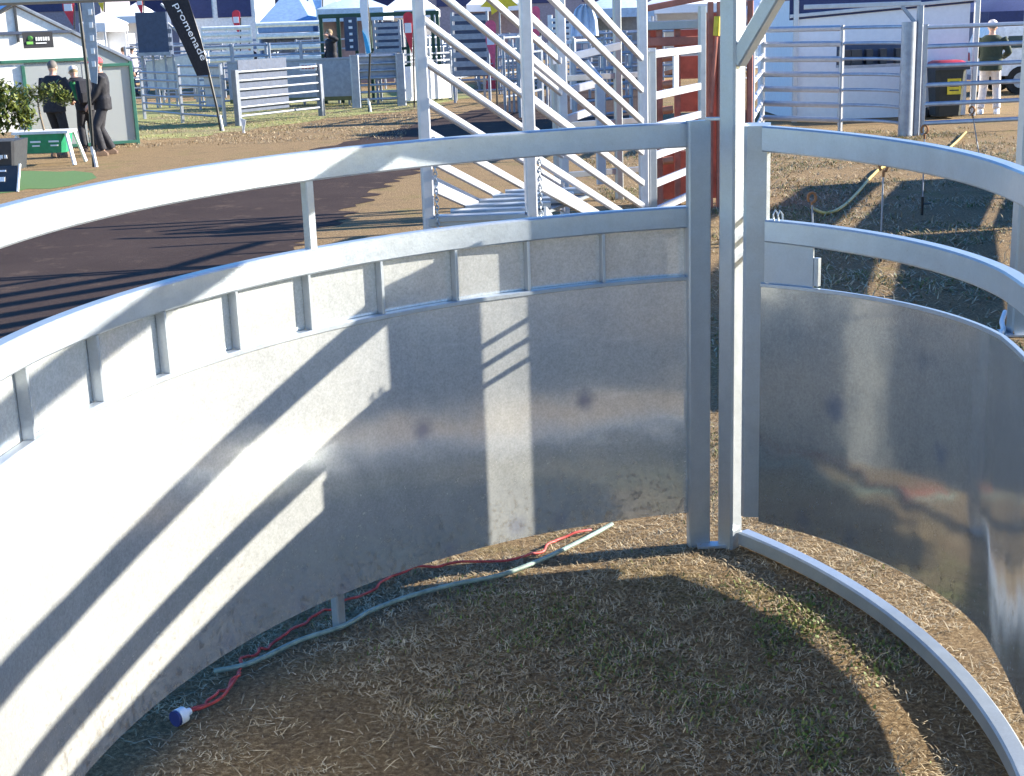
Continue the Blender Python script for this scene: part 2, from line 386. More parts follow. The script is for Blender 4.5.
b.build('chain_hook', 'galvanised rail', yr)
for z in (1.385, 1.305, 1.225): MB().bar((ge.x + .014, ge.y + .1, z), (ge.x + .03, ge.y + .24, z + .03), .014, .02).build('hinge_lug', 'galvanised rail', yr)

# ------------------------------------------------------------------ archway frame: tall post, overhead beams, base rail
tp = g(729, 541); TX, TY = tp.x - .006, tp.y - .055
ar = thing('yard_archway', (TX, TY, 0), 'tall grey archway post with a diagonal brace and a curved base rail on the grass', 'yard frame')
MB().post(TX, TY, 0, 2.62, .084, .074, R_(48)).build('tall_post', 'galvanised post', ar)
CB, RB = (-1.48, 3.95), 2.935
t0 = math.degrees(math.atan2(TY - CB[1], TX - CB[0]))
MB().curve(CB, t0 - .9, -6, RB - .03, RB + .03, .012, .075, 1.6).build('base_rail', 'galvanised rail', ar)
e0 = Vector((TX, TY, 2.38)); bp = [e0 + Vector((.03, -.03, 0)), Vector((1.2, 5.3, 2.38)), Vector((1.44, 4.87, 2.38)), Vector((1.57, 4.35, 2.38)), Vector((1.66, 3.9, 2.38)), Vector((1.68, 3.0, 2.38))]
dd = (bp[2] - e0).normalized(); e1 = bp[-1]
pp = []
for i in range(len(bp) - 1):
    for k in range(4): pp.append(bp[i].lerp(bp[i + 1], k / 4))
pp.append(bp[-1]); b = MB(); rings = []
for i, p in enumerate(pp):
    d = (pp[min(i + 1, len(pp) - 1)] - pp[max(i - 1, 0)]).normalized(); n_ = Vector((d.y, -d.x, 0))
    rings.append([p + n_ * u + Vector((0, 0, v)) for u, v in prof(.07, .10)])
b.loft(rings).build('overhead_beam', 'galvanised post', ar)
bl = at(0, 3, 5.62).z
MB().bar((TX - .05, TY, bl + .035), (-3.4, TY, bl + .035), .07, .09).build('overhead_beam', 'galvanised post', ar)
MB().post(-3.4, TY, 0, bl - .01, .07, .07).build('support_post', 'galvanised post', ar)
MB().post(e1.x, e1.y, 0, 2.335, .07, .07).build('support_post', 'galvanised post', ar)
bz = at(735, 66, TY).z
q0 = Vector((TX, TY, bz + .02)) + dd * .03; q1 = Vector((TX, TY, 2.36)) + dd * .31
MB().bar(q0, q1, .05, .065).build('brace', 'galvanised post', ar)
pz = at(715, 119, TY).z
MB().bar((EPX + .03, EPY + .02, pz), (TX - .03, TY, pz), .03, .012).build('hinge_pin', 'galvanised rail', ar)
MB().bar((EPX - .01, EPY - .01, .01), (TX - .02, TY - .01, .01), .06, .012).build('foot_plate', 'galvanised rail', ar)

# ------------------------------------------------------------------ off to the right: sheeted fence that throws the shade, and the grey upright
def slat_fence(p0, p1, H, slits, label):
    t = thing('board_fence', (p0[0], p0[1], 0), label, 'fence')
    z = .12
    for (z0, z1) in slits:
        MB().bar((p0[0], p0[1], (z0 + z1) / 2), (p1[0], p1[1], (z0 + z1) / 2), .03, z1 - z0, ch=.05).build('board', 'galv far', t)
    n = 4
    for i in range(n + 1):
        x = p0[0] + (p1[0] - p0[0]) * i / n; y = p0[1] + (p1[1] - p0[1]) * i / n
        MB().post(x + .05, y, 0, H, .06, .06).build('post', 'galv far', t)
    return t
rp = g(1013, 335)
t = thing('gate_upright', (rp.x, rp.y, 0), 'plain grey steel upright standing on the shaded grass at the far right', 'steel post')
MB().post(rp.x + .03, rp.y + .03, .006, 2.7, .11, .09, .2).build('upright', 'galvanised post', t)
MB().box((rp.x + .08, rp.y + .02, .01), (.3, .2, .012)).build('base_plate', 'galvanised rail', t)
for z in (.5, .95, 1.4, 1.85): MB().bar((rp.x + .09, rp.y + .04, z), (rp.x + 2.3, rp.y - .4, z), .04, .06).build('rail', 'galvanised rail', t)
# ------------------------------------------------------------------ loading ramp
GAL = 'galvanised rail'
P0L, P0R = at(423, 100, 10.7), at(528, 100, 10.7); P1R = at(643, 100, 13.9)
P0L.z = P0R.z = P1R.z = 0; P1L = P1R + (P0L - P0R)
t = thing('loading_ramp', (P0L + P0R) / 2, 'galvanised stock loading ramp with slanted side rails and ribbed deck, beyond the curved panel', 'loading ramp')
for p, zt in ((P0L, 3.0), (P0R, 3.0), (P1R, 2.5), (P1L, 2.5)): MB().post(p.x, p.y, 0, zt, .085, .085, .2).build('post', 'white steel', t)
for a, c_ in ((P0L, P1L), (P0R, P1R)):
    for z in (2.83, 2.53, 2.23, 1.93, 1.63, 1.4, 1.2, 1.05):
        d = (c_ - a).normalized() * .045
        MB().bar(a + d + Vector((0, 0, z)), c_ - d + Vector((0, 0, z - 1.03)), .04, .06).build('side_rail', 'white steel', t)
    MB().bar(a + Vector((.06, .05, .98)), a.lerp(c_, .9) + Vector((.06, 0, .06)), .04, .09).build('floor_channel', 'white steel', t)
b = MB(); M0 = P0L.lerp(P1L, .46); M1 = P0R.lerp(P1R, .46)
for k in range(6):
    f = k / 5; a_, c_ = P0L.lerp(M0, f), P0R.lerp(M1, f); b.bar(a_ + Vector((.05, 0, .75)), c_ + Vector((-.05, 0, .75)), .12, .05)
b.build('ribbed_deck', 'galvanised rail', t)
b = MB(); b.add([p + Vector((0, 0, z)) for p in (P0L + Vector((.05, .02, 0)), P0R + Vector((-.05, .02, 0)), M1, M0) for z in (.69, .715)], [(0, 2, 4, 6), (1, 7, 5, 3), (0, 1, 3, 2), (2, 3, 5, 4), (4, 5, 7, 6), (6, 7, 1, 0)]); b.build('deck_plate', 'galvanised post', t)
MB().bar(P0L + Vector((0, -.02, .725)), P0R + Vector((0, -.02, .725)), .05, .07).build('deck_beam', 'galvanised rail', t)
for p in (P0L, P0R):
    b = MB()
    for k in range(22):
        c_ = p + Vector((.07, -.07, 1.35 - .032 * k)); ax = (k % 2) * math.pi / 2
        b.tube([c_ + Vector((.012 * math.cos(u) * math.cos(ax), .012 * math.cos(u) * math.sin(ax), .022 * math.sin(u))) for u in [i * math.pi / 4 for i in range(9)]], .005, 5, cap=False)
    b.build('chain', 'galvanised post', t)
MB().prism([P0R + Vector((.09, .1, .55)), P0R + Vector((.26, .28, .55)), P0R + Vector((.1, .12, .8))], (.02, -.02, 0)).build('gusset', 'white steel', t)

# ------------------------------------------------------------------ gates between ramp and red crush
def at0(px, Y): p = at(px, 100, Y); p.z = 0; return p
def zat(px, py, Y): return at(px, py, Y).z
a_, c_ = at0(652, 14.0), at0(702, 15.6)
t = thing('crush_gate', a_, 'white railed gate standing open in front of the rusty red crush', 'gate')
MB().post(a_.x, a_.y, 0, zat(652, 48, 14), .075, .06, .3).build('post', 'galvanised post', t)
MB().post(c_.x, c_.y, 0, zat(702, 6, 15.6), .075, .06, .3).build('post', 'galvanised post', t)
for z in (1.83, 1.43, 1.13, .85, .57, .3): MB().bar(a_ + Vector((.03, .03, z)), c_ + Vector((-.03, -.03, z)), .035, .075).build('rail', 'white steel', t)
m_ = a_.lerp(c_, .48); MB().post(m_.x - .02, m_.y - .03, 1.47, 1.79, .085, .02, .8).build('slide_plate', 'white steel', t)
MB().bar(a_ + Vector((-.14, -.05, 1.86)), a_ + Vector((.03, -.05, 1.86)), .02, .02).build('latch', 'white steel', t)

a_, c_ = at0(556, 17.0), at0(618, 17.4)
t = thing('drafting_gate', a_, 'grey framed drafting gate with broken white rails seen through the ramp', 'gate')
for p, zt in ((a_, 2.0), (c_, 2.5)): MB().post(p.x, p.y, 0, zt, .09, .09, .2).build('post', 'galvanised post', t)
for z in (1.5, .95, .35): MB().bar(a_ + Vector((0, .08, z)), c_ + Vector((.25, .1, z)), .04, .07).build('crossbar', 'galvanised post', t)
for p0, p1 in (((552, 61), (620, 46)), ((562, 92), (602, 82)), ((565, 120), (594, 110))):
    MB().bar(at(*p0, 16.6), at(*p1, 16.9), .05, .09).build('rail', 'white steel', t)
q = at0(600, 16.5); MB().post(q.x, q.y, .3, zat(600, 84, 16.5), .11, .05, .3).build('slide_plate', 'white steel', t)
MB().bar(at(600, 80, 16.5), at(586, 62, 16.6), .04, .07).build('brace', 'white steel', t)

# ------------------------------------------------------------------ rusty red crush
RX, RY = at0(690, 16.4).x, 16.4
t = thing('cattle_crush', (RX, RY, 0), 'rusty red steel cattle crush with a yellow topped lever, behind the tall post', 'cattle crush')
RO = 'red oxide'
x_ = lambda px: at0(px, RY).x
MB().box(((x_(648) + x_(660)) / 2, RY + .3, 1.05), (x_(660) - x_(648), .05, 2.0)).build('side_sheet', RO, t)
for z0, z1 in ((.1, .62), (.70, 1.0), (1.08, 1.36), (1.46, 1.72), (1.8, 2.02)): MB().box(((x_(680) + x_(703)) / 2, RY + .45, (z0 + z1) / 2), (x_(703) - x_(680), .05, z1 - z0)).build('side_board', RO, t)
MB().box(((x_(660) + x_(680)) / 2, RY + .5, .42), (x_(680) - x_(660), .04, .75)).build('kick_sheet', RO, t)
for px in (649, 661, 679, 704): MB().post(x_(px), RY + .15, 0, 2.12, .07, .07).build('upright', RO, t)
for px in (709, 718, 741, 748): MB().post(x_(px), RY - .1, 0, 2.32, .06, .08).build('upright', RO, t)
MB().box(((x_(707) + x_(721)) / 2, RY + .05, 1.15), (x_(721) - x_(707), .05, 2.1)).build('slide_door', RO, t)
MB().box(((x_(722) + x_(750)) / 2, RY + .35, 1.15), (x_(750) - x_(722), .05, 2.1)).build('rear_sheet', RO, t)
for z in (2.08, 1.9): MB().bar((x_(646), RY + .1, z), (x_(706), RY + .1, z), .07, .1).build('top_beam', RO if z < 2 else 'galvanised post', t)
MB().bar((x_(646), RY - .05, 2.27), (x_(752), RY - .05, 2.46), .08, .07).build('top_beam', RO, t)
for z in (1.72, 1.42, 1.13, .85, .55): MB().tube([(x_(661) + .02, RY + .02, z), (x_(673), RY + .02, z + .01)], .045, 10).build('roller', 'sunlit red oxide', t)
for z in (1.55, .98, .7): MB().bar((x_(665), RY + .0, z), (x_(676), RY - .05, z + .03), .05, .045).build('spring_catch', 'sunlit red oxide', t)  # rollers and catches coloured brighter than the crush, as sunlit bits
lv = MB().tube([(x_(709), RY - .18, 1.1), (x_(714), RY - .2, 2.0)], .02, 8).build('lever', RO, t)
MB().tube([(x_(713.6), RY - .2, 1.95), (x_(714.6), RY - .2, 2.16)], .04, 10).build('lever_grip', 'yellow paint', lv)
MB().bar((x_(705), RY - .15, .7), (x_(712), RY - .15, 1.75), .03, .04).build('link_bar', RO, t)

# ------------------------------------------------------------------ panels of the yards
FG = 'tube panels of the sale yards'
def panel(name, pa, pb, top, n, label, m='galv far', rr=.03, posts=2, z0=.22, group=FG, sheet=None, bow=0.0, pw=.07, cat='yard panel'):
    a, c_ = Vector((pa[0], pa[1], 0)), Vector((pb[0], pb[1], 0)); t = thing(name, a, label, cat, group)
    d = (c_ - a); nn = Vector((-d.y, d.x, 0)).normalized()
    P = lambda f: a + d * f + nn * (bow * 4 * f * (1 - f))
    for k in range(posts):
        f = k / (posts - 1); p = P(f); MB().post(p.x, p.y, 0, top + .05, pw, pw, math.atan2(d.y, d.x)).build('post', m, t)
    for k in range(n):
        z = z0 + (top - z0) * k / (n - 1)
        MB().tube([P(i / 8) + Vector((0, 0, z)) for i in range(9)] if bow else [a + Vector((0, 0, z)), c_ + Vector((0, 0, z))], rr, 7).build('rail', m, t)
    if sheet:
        f0, f1, z1, z2, sm = sheet; p, q = P(f0) + nn * .06, P(f1) + nn * .06
        MB().bar((p.x, p.y, (z1 + z2) / 2), (q.x, q.y, (z1 + z2) / 2), .02, z2 - z1, ch=0).build('sheeting', sm, t)
    return t
G = lambda px, py: g(px, py)
# right-hand yard beyond the grass
a_ = G(762, 128); c_ = G(840, 131); e_ = G(903, 136)
panel('tube_fence', a_, c_, zat(840, 28, c_.y), 7, 'sunlit tube panel with broken shadow stripes left of the round gate post', 'white steel', .055, 2, z0=.2)
panel('tube_fence', c_, e_, zat(840, 28, c_.y), 7, 'bowed tube panel in front of the white marquee wall, ending at the round gate post', 'galv far', .03, 2, z0=.2, bow=.25)
panel('tube_fence', G(752, 150), a_, 1.95, 7, 'tube panel seen nearly edge on beside the red crush', 'white steel', .04, 2)
x_g = G(905, 136)
t = thing('gate_post', x_g, 'thick round galvanised gate post with a white arch arm above', 'gate post')
MB().tube([x_g, x_g + Vector((0, 0, zat(905, 22, x_g.y)))], .125, 14).build('post', 'galv far', t)
MB().post(x_g.x + .19, x_g.y + .02, 0, zat(905, 6, x_g.y), .1, .1).build('arch_leg', 'galv far', t)
zt = zat(905, 6, x_g.y); MB().bar((x_g.x + .19, x_g.y + .02, zt + .04), (x_g.x - 1.75, x_g.y + .3, zt + .04), .08, .08).build('arch_arm', 'white steel', t)
MB().bar((x_g.x + .16, x_g.y + .02, zt - .35), (x_g.x - .12, x_g.y + .06, zt), .06, .06).build('brace', 'galv far', t)
panel('tube_gate', x_g + Vector((.32, .1, 0)), x_g + Vector((3.2, .5, 0)), zat(960, 26, x_g.y + .2), 6, 'long six rail gate in front of the wheelie bin', 'galv far', .04, 2, z0=.2, cat='gate')
# fence row on the left
f1 = [G(145, 119), G(183, 123), G(236, 126)]
panel('tube_fence', f1[0], f1[1], zat(145, 72, f1[0].y), 6, 'tube panel in front of the white tarp next to the greenhouse corner', 'galv far', .028, 2)
panel('tube_fence', f1[1], f1[2] + Vector((-.25, 0, 0)), zat(183, 66, f1[1].y), 6, 'tube panel with pale sheeting behind the foot of the black banner', 'galv far', .028, 2, sheet=(.55, .98, .45, 1.45, 'sheet pale grey'))
a_, c_ = G(239, 126), G(322, 116)
panel('tube_fence', a_, c_, zat(322, 66, c_.y), 6, 'panel half covered in blue grey sheet with a small red lettered sign', 'galv shade', .03, 2, sheet=(.06, .62, .3, 1.5, 'sheet blue grey'), pw=.14)
sg = at(308, 67, c_.y - .1); sgn = thing('yard_sign', sg, 'small white sign with red lettering fixed on the sheeted panel', 'sign')
MB().box(sg, (.42, .02, .18)).build('board', 'white paint', sgn)
b = MB()
for k in range(4): b.box(sg + Vector((-.13 + .085 * k, -.014, 0)), (.06, .006, .09))
b.build('lettering', 'lettering red', sgn)
a_, c_ = G(322, 107), G(356, 106)
t = thing('sheeted_fence', a_, 'grey sheeted panel with an olive lower half left of the barred gate', 'yard panel', FG)
zt = zat(330, 60, a_.y)
MB().bar(a_ + Vector((-2.6, .15, zt - .5)), c_ + Vector((0, 0, zt - .5)), .03, 1.0, ch=0).build('upper_sheet', 'sheet pale grey', t)
MB().bar(a_ + Vector((-2.6, .15, .4)), c_ + Vector((0, 0, .4)), .028, zt - 1.0 - .12 + .3, ch=0).build('lower_sheet', 'olive canvas', t)
MB().bar(a_ + Vector((-2.6, .15, zt + .03)), c_ + Vector((0, 0, zt + .03)), .06, .06).build('top_rail', 'galv far', t)
panel('tube_fence', G(357, 108), G(402, 106), zat(380, 56, G(380, 107).y), 7, 'barred gate between two thick posts below the blue banner', 'galv far', .035, 2, sheet=(.05, .95, .75, 1.45, 'sheet pale grey'), pw=.24)
a_, c_ = G(405, 104), G(452, 100)
t = thing('tarp_fence', a_, 'white tarp covered panel standing behind the ramp post', 'yard panel', FG)
MB().bar(a_ + Vector((0, 0, .55)), c_ + Vector((0, 0, .55)), .04, .95, ch=0).build('tarp', 'white canvas', t)
for p in (a_, c_): MB().post(p.x, p.y, 0, 1.4, .07, .07).build('post', 'galv far', t)
for z in (1.15, 1.35): MB().bar(a_ + Vector((0, 0, z)), c_ + Vector((0, 0, z)), .04, .05).build('rail', 'galv far', t)
# white tarp behind the left panels
a_ = G(150, 108); t = thing('site_hoarding', a_, 'sloping white board leaning behind the panels by the greenhouse', 'board')
MB().prism([a_ + Vector((0, 0, .55)), a_ + Vector((1.9, 0, .55)), a_ + Vector((1.9, 0, 1.6)), a_ + Vector((0, 0, 1.35))], (0, .05, 0)).build('board', 'white paint', t)
for dx in (.3, 1.6): MB().post(a_.x + dx, a_.y + .08, 0, 1.4, .06, .06).build('leg', 'galv far', t)
# upper tier yards: two wide white railed panels
Y = 46.0
panel('wide_rail_fence', at0(262, Y), at0(325, Y), zat(290, 24, Y), 4, 'wide white panel of four broad rails, the right one of two', 'white paint', .085, 2, z0=zat(290, 58, Y))
panel('wide_rail_fence', at0(208, Y), at0(256, Y), zat(230, 28, Y), 6, 'wide white panel of six broad rails right behind the black banner', 'white paint', .07, 3, z0=zat(230, 60, Y))
# far yards
t0_ = panel('far_yard_fence', at0(-10, 54), at0(45, 54), 1.75, 6, 'grey tube panel in the far yards beyond the near fences', 'galv far', .03, 3)
q0_ = Vector(t0_.location)
for k, (px, Yk, rz) in enumerate([(90, 52, .1), (150, 56, -.1), (215, 58, .05), (280, 55, 0), (345, 57, .2), (420, 50, .1), (480, 47, -.15), (540, 44, .1), (590, 40, .05), (505, 38, 1.2), (445, 52, 1.0), (780, 48, .1), (850, 50, 0), (985, 42, .1), (1010, 48, .3), (740, 44, .6), (120, 60, 0), (255, 62, 0), (390, 63, 0), (130, 45, .2), (165, 48, -.05), (200, 41, .1), (235, 43, 0), (270, 42, -.1), (300, 49, .15), (410, 45, .9), (450, 42, .1), (500, 44, .0), (560, 48, .1), (610, 43, .05), (640, 40, -.1), (520, 33, 1.3), (575, 29, .9)]):
    c_ = copy_tree(t0_); p = at0(px, Yk); c_.location = p; c_.rotation_euler.z = rz
    c_['label'] = 'grey tube panel in the far yards beyond the near fences'

# ------------------------------------------------------------------ stair loader and stock crates
Y = 43.0; a_ = at0(145, Y)
t = thing('stair_loader', a_, 'blue grey sheeted loader with sloping stair handrails behind the black banner', 'stock loader')
zb, zt = zat(160, 55, Y), zat(160, 12, Y)
MB().box((at0(161, Y).x, Y, (zb + zt) / 2), (at0(177, Y).x - at0(147, Y).x, .6, zt - zb)).build('sheeted_box', 'sheet blue grey', t)
MB().box((at0(161, Y).x, Y - .32, zb + .04), (1.0, .08, .1)).build('sill', 'galv far', t)
for k, px in enumerate((147, 158, 170, 178)): MB().post(at0(px, Y).x, Y - .1, 0, zb, .06, .06).build('leg', 'galv far', t)
for s_ in (0, .35, .8):
    MB().tube([at(160, 2, Y - .3) + Vector((0, s_ * .3, .3 - s_)), at(181, 20, Y - .3) + Vector((0, s_ * .3, -s_ + .3)), at(206, 62, Y - .3) + Vector((0, s_ * .3, .2 - s_ * .5))], .04, 7).build('handrail', 'white steel', t)
b = MB()
for k in range(6):
    p = at(181 + 4 * k, 26 + 7 * k, Y); b.box(p, (.25, .5, .04))
b.build('stair_treads', 'galv far', t)
def slat_crate(px0, px1, py0, py1, Y, n, m, label, name='slat_crate'):
    a, c_ = at0(px0, Y), at0(px1, Y); z0, z1 = max(.05, zat(px0, py1, Y)), zat(px0, py0, Y); t = thing(name, a, label, 'stock crate')
    for k in range(n):
        z = z0 + (z1 - z0) * (k + .5) / n; MB().bar(a + Vector((0, 0, z)), c_ + Vector((0, 0, z)), .03, (z1 - z0) / n * .6).build('slat', m, t)
    for p in (a, c_, a + Vector((0, 1.2, 0)), c_ + Vector((0, 1.2, 0))): MB().post(p.x, p.y + .05, 0, z1 + .05, .07, .07).build('post', m, t)
    MB().box(((a.x + c_.x) / 2, Y + .7, (z0 + z1) / 2), (c_.x - a.x - .1, .04, z1 - z0)).build('back_sheet', 'sheet blue grey', t)
    return t
slat_crate(455, 490, 14, 78, 40, 7, 'sheet pale grey', 'grey slatted stock crate behind the left rails of the ramp')
slat_crate(378, 403, 22, 54, 41, 5, 'sheet pale grey', 'slatted stock crate inside the dark green frame')
slat_crate(553, 574, 17, 40, 34, 4, 'white paint', 'stack of white slatted trays seen between the ramp rails')
# dark green frame shelter
Y = 42.0; a_ = at0(325, Y); t = thing('crush_shelter', a_, 'dark green steel frame shelter beside the blue and white banner', 'frame')
zt = zat(360, 17, Y)
for px in (326, 343, 360, 374, 411, 436, 441): MB().post(at0(px, Y).x, Y, 0, zt, .1, .1).build('post', 'dark green paint', t)
MB().bar((at0(324, Y).x, Y, zt + .05), (at0(443, Y).x, Y, zt + .05), .12, .12).build('top_beam', 'dark green paint', t)
for z in (1.5, 1.0): MB().bar((at0(374, Y).x, Y - .02, z), (at0(411, Y).x, Y - .02, z), .05, .08).build('cross_rail', 'dark green paint', t)
p = at(351, 34, Y - .15); b = MB().box(p, (.38, .03, .95)); po = b.build('notice_panel', 'sheet blue grey', t)
b = MB()
for k in range(5): b.box(p + Vector((.0, -.03, .36 - .18 * k)), (.09 + .02 * (k % 2), .01, .07))
b.build('lettering', 'lettering white', po)

# ------------------------------------------------------------------ tents and buildings
def marquee(px0, px1, eave, peak, Y, depth, roof, wall, label, name='marquee', walls=True, val=.25):
    a, c_ = at0(px0, Y), at0(px1, Y); ze = zat((px0 + px1) / 2, eave, Y); zp = zat((px0 + px1) / 2, peak, Y + depth / 2)
    t = thing(name, ((a.x + c_.x) / 2, Y, 0), label, 'marquee'); x0, x1 = a.x, c_.x; y0, y1 = Y, Y + depth; xm, ym = (x0 + x1) / 2, Y + depth / 2
    MB().add([(x0, y0, ze), (x1, y0, ze), (x1, y1, ze), (x0, y1, ze), (xm, ym, zp), (x0, y0, ze - .03), (x1, y0, ze - .03), (x1, y1, ze - .03), (x0, y1, ze - .03)],
             [(0, 1, 4), (1, 2, 4), (2, 3, 4), (3, 0, 4), (0, 5, 6, 1), (1, 6, 7, 2), (2, 7, 8, 3), (3, 8, 5, 0), (8, 7, 6, 5)]).build('roof', roof, t)
    b = MB(); b.box((xm, y0 + .02, ze - val / 2 - .03), (x1 - x0, .03, val)); b.box((x0 + .02, ym, ze - val / 2 - .03), (.03, depth - .1, val)); b.box((x1 - .02, ym, ze - val / 2 - .03), (.03, depth - .1, val)); b.build('valance', roof, t)
    for x, y in ((x0 + .06, y0 + .08), (x1 - .06, y0 + .08), (x0 + .06, y1 - .06), (x1 - .06, y1 - .06)): MB().post(x, y, 0, ze - .05, .06, .06).build('leg', 'white steel', t)
    if walls:
        MB().box((xm, y1 - .1, ze / 2), (x1 - x0 - .2, .03, ze - .1)).build('back_wall', wall, t)
        MB().box((x0 + .1, ym, ze / 2), (.03, depth - .2, ze - .1)).build('side_wall', wall, t)
    return t
marquee(87, 113, 23, 12, 48, 3, 'white canvas', 'white canvas', 'small white peaked marquee behind the greenhouse roof')
marquee(262, 318, 24, -14, 52, 5, 'blue canvas', 'pale blue canvas', 'steep blue peaked tent above the white railed panel')
marquee(310, 345, 8, -30, 60, 4, 'white canvas', 'white canvas', 'white peaked tent between the blue tent and the green frame')
marquee(322, 388, 8, -6, 50, 5, 'pale blue canvas', 'far wall', 'wide pale marquee roof above the dark green frame', val=.4)
marquee(386, 440, 10, -12, 56, 4, 'white canvas', 'white canvas', 'white marquee right of the pale roofed one')
marquee(470, 525, 4, -20, 60, 5, 'white canvas', 'far wall', 'white marquee behind the pipe racks left of the ramp middle post')
marquee(590, 655, 8, -8, 46, 5, 'pale blue canvas', 'sheet pale grey', 'pale grey green marquee right behind the ramp')
marquee(655, 730, 4, -18, 50, 5, 'white canvas', 'white canvas', 'white marquee above the red crush')
marquee(120, 150, 16, 2, 62, 4, 'white canvas', 'white canvas', 'distant white marquee left of the stair loader')
marquee(752, 800, 14, -10, 52, 4, 'white canvas', 'pale blue canvas', 'white marquee with blue walls left of the navy roofed one')
Y = 70.0
def block(px0, px1, top, Y, wallm, label, win=None, dep=6, name='shed_building'):
    a, c_ = at0(px0, Y), at0(px1, Y); zt = zat((px0 + px1) / 2, top, Y); t = thing(name, ((a.x + c_.x) / 2, Y, 0), label, 'building')
    xm = (a.x + c_.x) / 2; wd = c_.x - a.x
    MB().box((xm, Y + dep / 2, zt / 2), (wd, dep, zt)).build('wall', wallm, t)
    MB().prism([(a.x - .3, Y - .3, zt), (a.x - .3, Y + dep + .3, zt), (a.x - .3, Y + dep / 2, zt + 1.4)], (wd + .6, 0, 0)).build('roof', 'sheet pale grey', t)
    if win:
        for (u, v) in win: MB().box((a.x + wd * (u + v) / 2, Y - .02, zt * .72), (wd * (v - u), .06, zt * .3)).build('window', 'navy canvas', t)
    return t
block(185, 262, -30, 66, 'white paint', 'long white site building with purple windows behind the white panels', [(.05, .45), (.52, .95)])
block(-60, 110, -40, 74, 'far wall', 'grey show building far behind the greenhouse', [(.1, .4), (.55, .9)])
block(100, 440, -26, 90, 'far wall', 'long grey show pavilion far behind the blue tent', [(.05, .3), (.4, .6), (.7, .95)])
block(430, 650, -40, 80, 'far wall', 'long grey show pavilion far behind the ramp', [(.05, .3), (.4, .6), (.7, .95)])
block(640, 1100, -46, 84, 'far wall', 'long grey pavilion far behind the navy roofed marquee', [(.05, .3), (.4, .6), (.7, .95)])
# big white walled marquee at right
a_, c_ = at0(793, 28.9), at0(966, 28.9); Y = 28.9
t = thing('white_walled_marquee', ((a_.x + c_.x) / 2, Y, 0), 'big marquee with plain white wall and navy roof edge behind the wheelie bin', 'marquee')
MB().box(((a_.x + c_.x) / 2, Y + .02, 1.2), (c_.x - a_.x, .03, 2.36)).build('front_wall', 'white canvas', t)
MB().box((c_.x - .02, Y + 2.05, 1.2), (.03, 4, 2.36)).build('side_wall', 'white canvas', t)
MB().box((a_.x + .02, Y + 2.05, 1.2), (.03, 4, 2.36)).build('side_wall', 'white canvas', t)
xm = (a_.x + c_.x) / 2
MB().prism([(a_.x - .1, Y - .02, zat(800, 20, Y)), (c_.x + .06, Y - .02, zat(963, 3, Y)), (c_.x + .06, Y - .02, 2.62), (a_.x - .1, Y - .02, 2.62)], (0, .03, 0)).build('valance', 'navy canvas', t)
MB().bar((a_.x - .1, Y - .06, zat(800, 16, Y)), (c_.x + .1, Y - .06, zat(963, -1, Y)), .05, .07).build('gutter_pole', 'white steel', t)
MB().add([(a_.x - .1, Y - .05, 2.6), (c_.x + .1, Y - .05, 2.6), (c_.x + .1, Y + 4.1, 2.6), (a_.x - .1, Y + 4.1, 2.6), (xm, Y + 2, 4.2)], [(0, 1, 4), (1, 2, 4), (2, 3, 4), (3, 0, 4), (3, 2, 1, 0)]).build('roof', 'navy canvas', t)
for x in (a_.x, c_.x + .1): MB().post(x + .02, Y - .06, 0, 2.6, .1, .1).build('leg', 'white steel', t)
marquee(985, 1090, 10, -16, 40, 5, 'navy canvas', 'far wall', 'navy roofed marquee behind the white ute at the right edge', val=.35)
# display counter on the wall
p = at(872, 55, 27.6); t = thing('display_bench', (p.x, p.y, 0), 'grey trade display bench with dark boxes below the marquee wall', 'bench')
x0, x1 = at0(838, 27.6).x, at0(903, 27.6).x; zc = p.z
MB().box(((x0 + x1) / 2, 27.6, zc - .2), (x1 - x0, .5, .05)).build('bench_top', 'sheet pale grey', t)
MB().box(((x0 + x1) / 2, 27.8, zc + .02), (x1 - x0, .04, .4)).build('back_board', 'sheet blue grey', t)
for f in (.08, .25, .45, .66, .9): MB().box((x0 + (x1 - x0) * f, 27.6, zc - .03), (.12 + .08 * (f < .3), .2, .28)).build('display_box', 'dark grey plastic', t)
for f in (.02, .98): MB().post(x0 + (x1 - x0) * f, 27.6, 0, zc - .22, .05, .05).build('leg', 'galv far', t)

# ------------------------------------------------------------------ wheelie bin
p = g(940, 117); bx, by = p.x, p.y - .3
t = thing('wheelie_bin', (bx, by, 0), 'dark wheelie bin with a red lid and yellow label', 'bin')
b = MB(); b.loft([[(bx + x, by + y, z) for x, y in prof(w_, d_, .12)] for z, w_, d_ in ((.06, .5, .52), (.5, .55, .6), (1.0, .62, .7), (1.03, .62, .7))]); b.build('body', 'bin green', t)
MB().box((bx, by - .34, .99), (.68, .1, .07)).build('rim', 'dark grey plastic', t)
b = MB(); b.loft([[(bx + x, by + .0 + y, z) for x, y in prof(w_, d_, .2)] for z, w_, d_ in ((1.035, .64, .74), (1.09, .62, .72), (1.13, .5, .56))]); b.build('lid', 'bin red', t)
lb = MB().box((bx + .06, by - .325, .68), (.27, .02, .4), Matrix.Rotation(-.06, 3, 'X')).build('label_sheet', 'yellow paint', t)
b = MB()
for k in range(4): b.box((bx + .06, by - .342 , .8 - .08 * k), (.18, .008, .025))
b.build('lettering', 'bin green', lb)
for s_ in (-1, 1): MB().tube([(bx + s_ * .2, by + .34, .1), (bx + s_ * .27, by + .34, .1)], .1, 14).build('wheel', 'tyre', t)
MB().tube([(bx - .26, by + .4, 1.0), (bx + .26, by + .4, 1.0)], .02, 8).build('handle', 'dark grey plastic', t)

